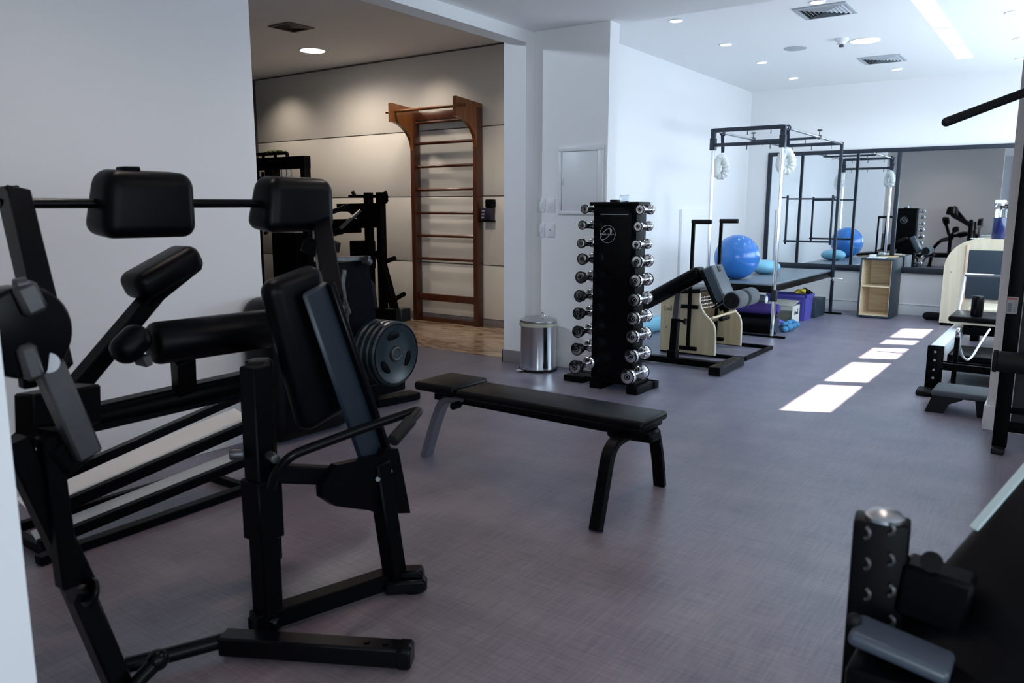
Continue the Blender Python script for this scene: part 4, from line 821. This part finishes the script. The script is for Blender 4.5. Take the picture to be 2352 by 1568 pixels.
MB().bar(V(a.x, a.y, .03), V(b.x, b.y, .03), .12, .05, .008).build('foot', 'black', t)
MB().bar((-3.95, 2.9, .05), (-3.95, 4.1, .05), .12, .09, .008).bar((-4.2, 3.0, .04), (-3.6, 2.95, .04), .10, .07, .008).build('base_beam', 'black', t)
MB().pad((-3.6, ax(690, 850, -3.6).y, .415), .30, .62, .82, .10).build('side_cover', 'blackgloss', t)
MB().bar(ax(620, 935, -3.55), ax(700, 955, -3.5), .05, .05).build('low_bar', 'card', t)  # pale beige bar stands in for a reflection on the machine base
cc = V(-3.60, ax(905, 812, -3.60).y, ax(905, 812, -3.60).z)
lab = ['outermost blue black weight plate with three grip slots', 'second weight plate, right behind the outermost one', 'third weight plate counted from the outermost one', 'innermost weight plate against the dark machine body']
for k in range(4):
    x0 = cc.x-.052*k; r_ = .218
    p = thing('weight_plate', lab[k], 'weight plate', (x0, cc.y, cc.z), 'weight plates on the dark machine')
    MB().lathe([(.026, .024), (.05, .024), (.055, .014), (.17, .014), (.185, .024), (.208, .024), (r_, .014), (r_, -.014), (.208, -.024), (.026, -.024)], (x0, cc.y, cc.z), (1, 0, 0), 56).build('disc', 'plate', p)
    if k == 0:
        for j in range(3):
            an = R(90+120*j+8); m = MB()
            pts = [V(x0+.0145, cc.y+.125*math.cos(an+u), cc.z+.125*math.sin(an+u)) for u in [(-.42+.84*i/12) for i in range(13)]]
            m.tube(pts, [.012+.014*math.sin(PI*i/12) for i in range(13)], 10); m.bm.transform(Matrix.Translation((x0+.0155, 0, 0)) @ Matrix.Diagonal((.25, 1, 1, 1)) @ Matrix.Translation((-x0-.0145, 0, 0)))
            m.build('grip_slot', 'black', p)
        MB().torus((x0+.022, cc.y, cc.z), (1, 0, 0), .2, .006, 48, 8).build('rim_ring', 'blackgloss', p)
        MB().torus((x0+.02, cc.y, cc.z), (1, 0, 0), .04, .010, 28, 8).build('hub_ring', 'dsteel', p)
# ================================================================== right edge : tall black machine by the wall end
t = thing('cable_machine', 'tall black machine at the right edge with a padded roll and warning label', 'exercise machine', (-.2, 4.95, 0))
q = MB().box((-.264, 4.90, .03), (-.195, 4.98, 2.45), .004).build('column', 'black', t)
MB().box((-.262, 4.897, .765), (-.212, 4.900, .855)).build('label_card', mat('dull_paper', (.20, .20, .21), .6), q)
l_ = MB()
for k in range(5): l_.box((-.232, 4.8955, .775+.012*k), (-.217, 4.8965, .779+.012*k))
l_.box((-.257, 4.8955, .775), (-.238, 4.8965, .822)); l_.build('label_print', mat('grey_print', (.10, .10, .11), .7), q)
MB().box((-.258, 4.8955, .84), (-.216, 4.8965, .849)).build('label_header', 'redp', q)
MB().box((-.19, 4.95, .12), (.75, 4.99, 2.4), .004).build('shroud', mat('charcoal_panel', (.014, .015, .019), .6), t)
MB().box((.75, 4.90, .03), (.82, 4.98, 2.45), .004).build('column', 'black', t)
r_ = MB().cyl((-.275, 4.80, .52), (.55, 4.80, .52), .055, n=28, bev=.01).build('padded_roll', 'rubber', t)
MB().cyl((-.292, 4.80, .52), (-.272, 4.80, .52), .06, n=12, bev=.004).build('roll_cap', 'blackfoam', r_)
MB().bar((-.235, 4.90, .52), (-.235, 4.80, .52), .04, .05).build('roll_arm', 'black', t)
MB().box((-.262, 4.84, .0), (-.2, 4.99, .035), .008).build('foot', 'rubber', t)
MB().box((-.2, 4.90, .12), (.75, 4.96, .17), .004).box((-.2, 4.92, .22), (.75, 4.95, .25), .004).build('lower_rail', 'black', t)
MB().box((-.26, 4.90, 2.38), (.82, 4.98, 2.45), .004).build('top_beam', 'black', t)
a, b = ay(2174, 280, 4.1), ay(2352, 213, 4.55); d = (b-a)
MB().tube([a, b, b+d*.45, (.35, 4.93, b.z+d.z*.7)], .021, 16, bend=.05).ball(a, .021, n=16).build('press_arm', 'rubber', t)
# ================================================================== lower right foreground machine
t = thing('seated_machine', 'blurred black machine in the lower right foreground with a post full of holes', 'exercise machine', (-.1, 1.5, 0))
K = lambda x, y, Y=1.5: ay(x, y, Y)
c = K(2018, 1300); yw = Matrix.Rotation(R(8), 4, 'Z')
top = K(2018, 1188).z
q = MB().box((c.x-.047, c.y-.03, 0), (c.x+.047, c.y+.03, top), .006, rot=yw).build('hole_post', 'black', t)
for i, x in enumerate((1985, 2040)):
    for j in range(4):
        h = K(x, 1222+j*70-i*8, 1.466); MB().torus(h, (.3, 1, 0), .0105, .0038, 20, 8, R(-80), R(75)).build('hole_rim', 'dsteel', q)
MB().lathe([(.034, 0), (.034, .006), (.026, .014), (0, .018)], (c.x+.003, c.y, top), n=28).build('chrome_cap', 'steel', q)
MB().bar(K(2070, 1335), K(2230, 1390), .07, .10, .008).cyl(K(2140, 1290, 1.44), K(2140, 1290, 1.47), .018, n=18).build('side_arm', 'black', t)
a, b = K(2085, 1470, 1.42), K(2470, 1020, 1.75); d = b-a; x_, y_, z_ = basis(d, V(0, 0, 1))
cen = (a+b)/2+V(.095, .03, -.108)
MB().pad(cen, .30, d.length*1.08, .20, .04, rot=frame3((0, 0, 0), d)).build('back_pad', 'leather', t)
L_ = d.length*1.08; e0 = cen-x_*.132+z_*.099; MB().bar(e0+y_*L_*.05, e0+y_*L_*.46, .020, .006, .002, up=z_).build('edge_highlight', mat('pad_edge_light', (.42, .50, .50), .4), t, 'pale teal strip standing in for the light on the pad edge')  # pale colour stands in for light catching the pad's upper edge
sc_ = K(2070, 1478, 1.36)
MB().pad(sc_+V(.0, 0, -.008), .155, .085, .026, .011, rot=Matrix.Rotation(R(9), 3, 'Y')).build('seat_pad', mat('grey_sheen_vinyl', (.045, .054, .072), .3), t)
MB().ball(K(1962, 1424, 1.36), .013, n=14).build('knob', 'rubber', t)
p1 = K(1985, 1500, 1.36)
MB().box((p1.x-.018, 1.30, 0), (p1.x+.36, 1.42, p1.z-.0), .01).box((p1.x-.07, 1.27, 0), (p1.x+.30, 1.40, .20), .02).build('seat_frame', 'black', t)
MB().box((c.x-.1, 1.42, 0), (c.x+.5, 1.6, .06), .01).build('base', 'black', t)
# lamps in the ceiling of the main room (just above the frame)
for i, (x, y, l_) in enumerate(((-2.6, 1.6, 'above the padded machine'), (-.5, 2.5, 'above the camera side'), (-2.6, 3.3, 'above the bench'), (-.9, 3.6, 'above the open floor'))):
    downlight(x, y, ZM, .07, 'round warm downlight in the main room ceiling '+l_, 'main room downlights', 'lampwarm')
    spot('downlight_beam', (x, y, ZM-.02), 24, (1, .82, .72), 150, .07, .8)
# ------------------------------------------------------------------ world, camera, view
w = bpy.data.worlds.new('World'); bpy.context.scene.world = w; w.use_nodes = True
b = w.node_tree.nodes['Background']; b.inputs[0].default_value = (.45, .68, 1, 1); b.inputs[1].default_value = 1.2
cd = bpy.data.cameras.new('camera'); cd.sensor_width = 36; cd.lens = FPX/2352*36; cd.clip_start = .05
cd.dof.use_dof = True; cd.dof.focus_distance = 5.6; cd.dof.aperture_fstop = 4.5
co = bpy.data.objects.new('camera', cd); COL.objects.link(co)
mm = Matrix((_rt, _up, -_fw)).transposed().to_4x4(); mm.translation = _O; co.matrix_world = mm
sc = bpy.context.scene; sc.camera = co
sc.view_settings.view_transform = 'Standard'; sc.view_settings.look = 'None'; sc.view_settings.gamma = 1; sc.view_settings.exposure = .15
sc.view_settings.use_curve_mapping = False
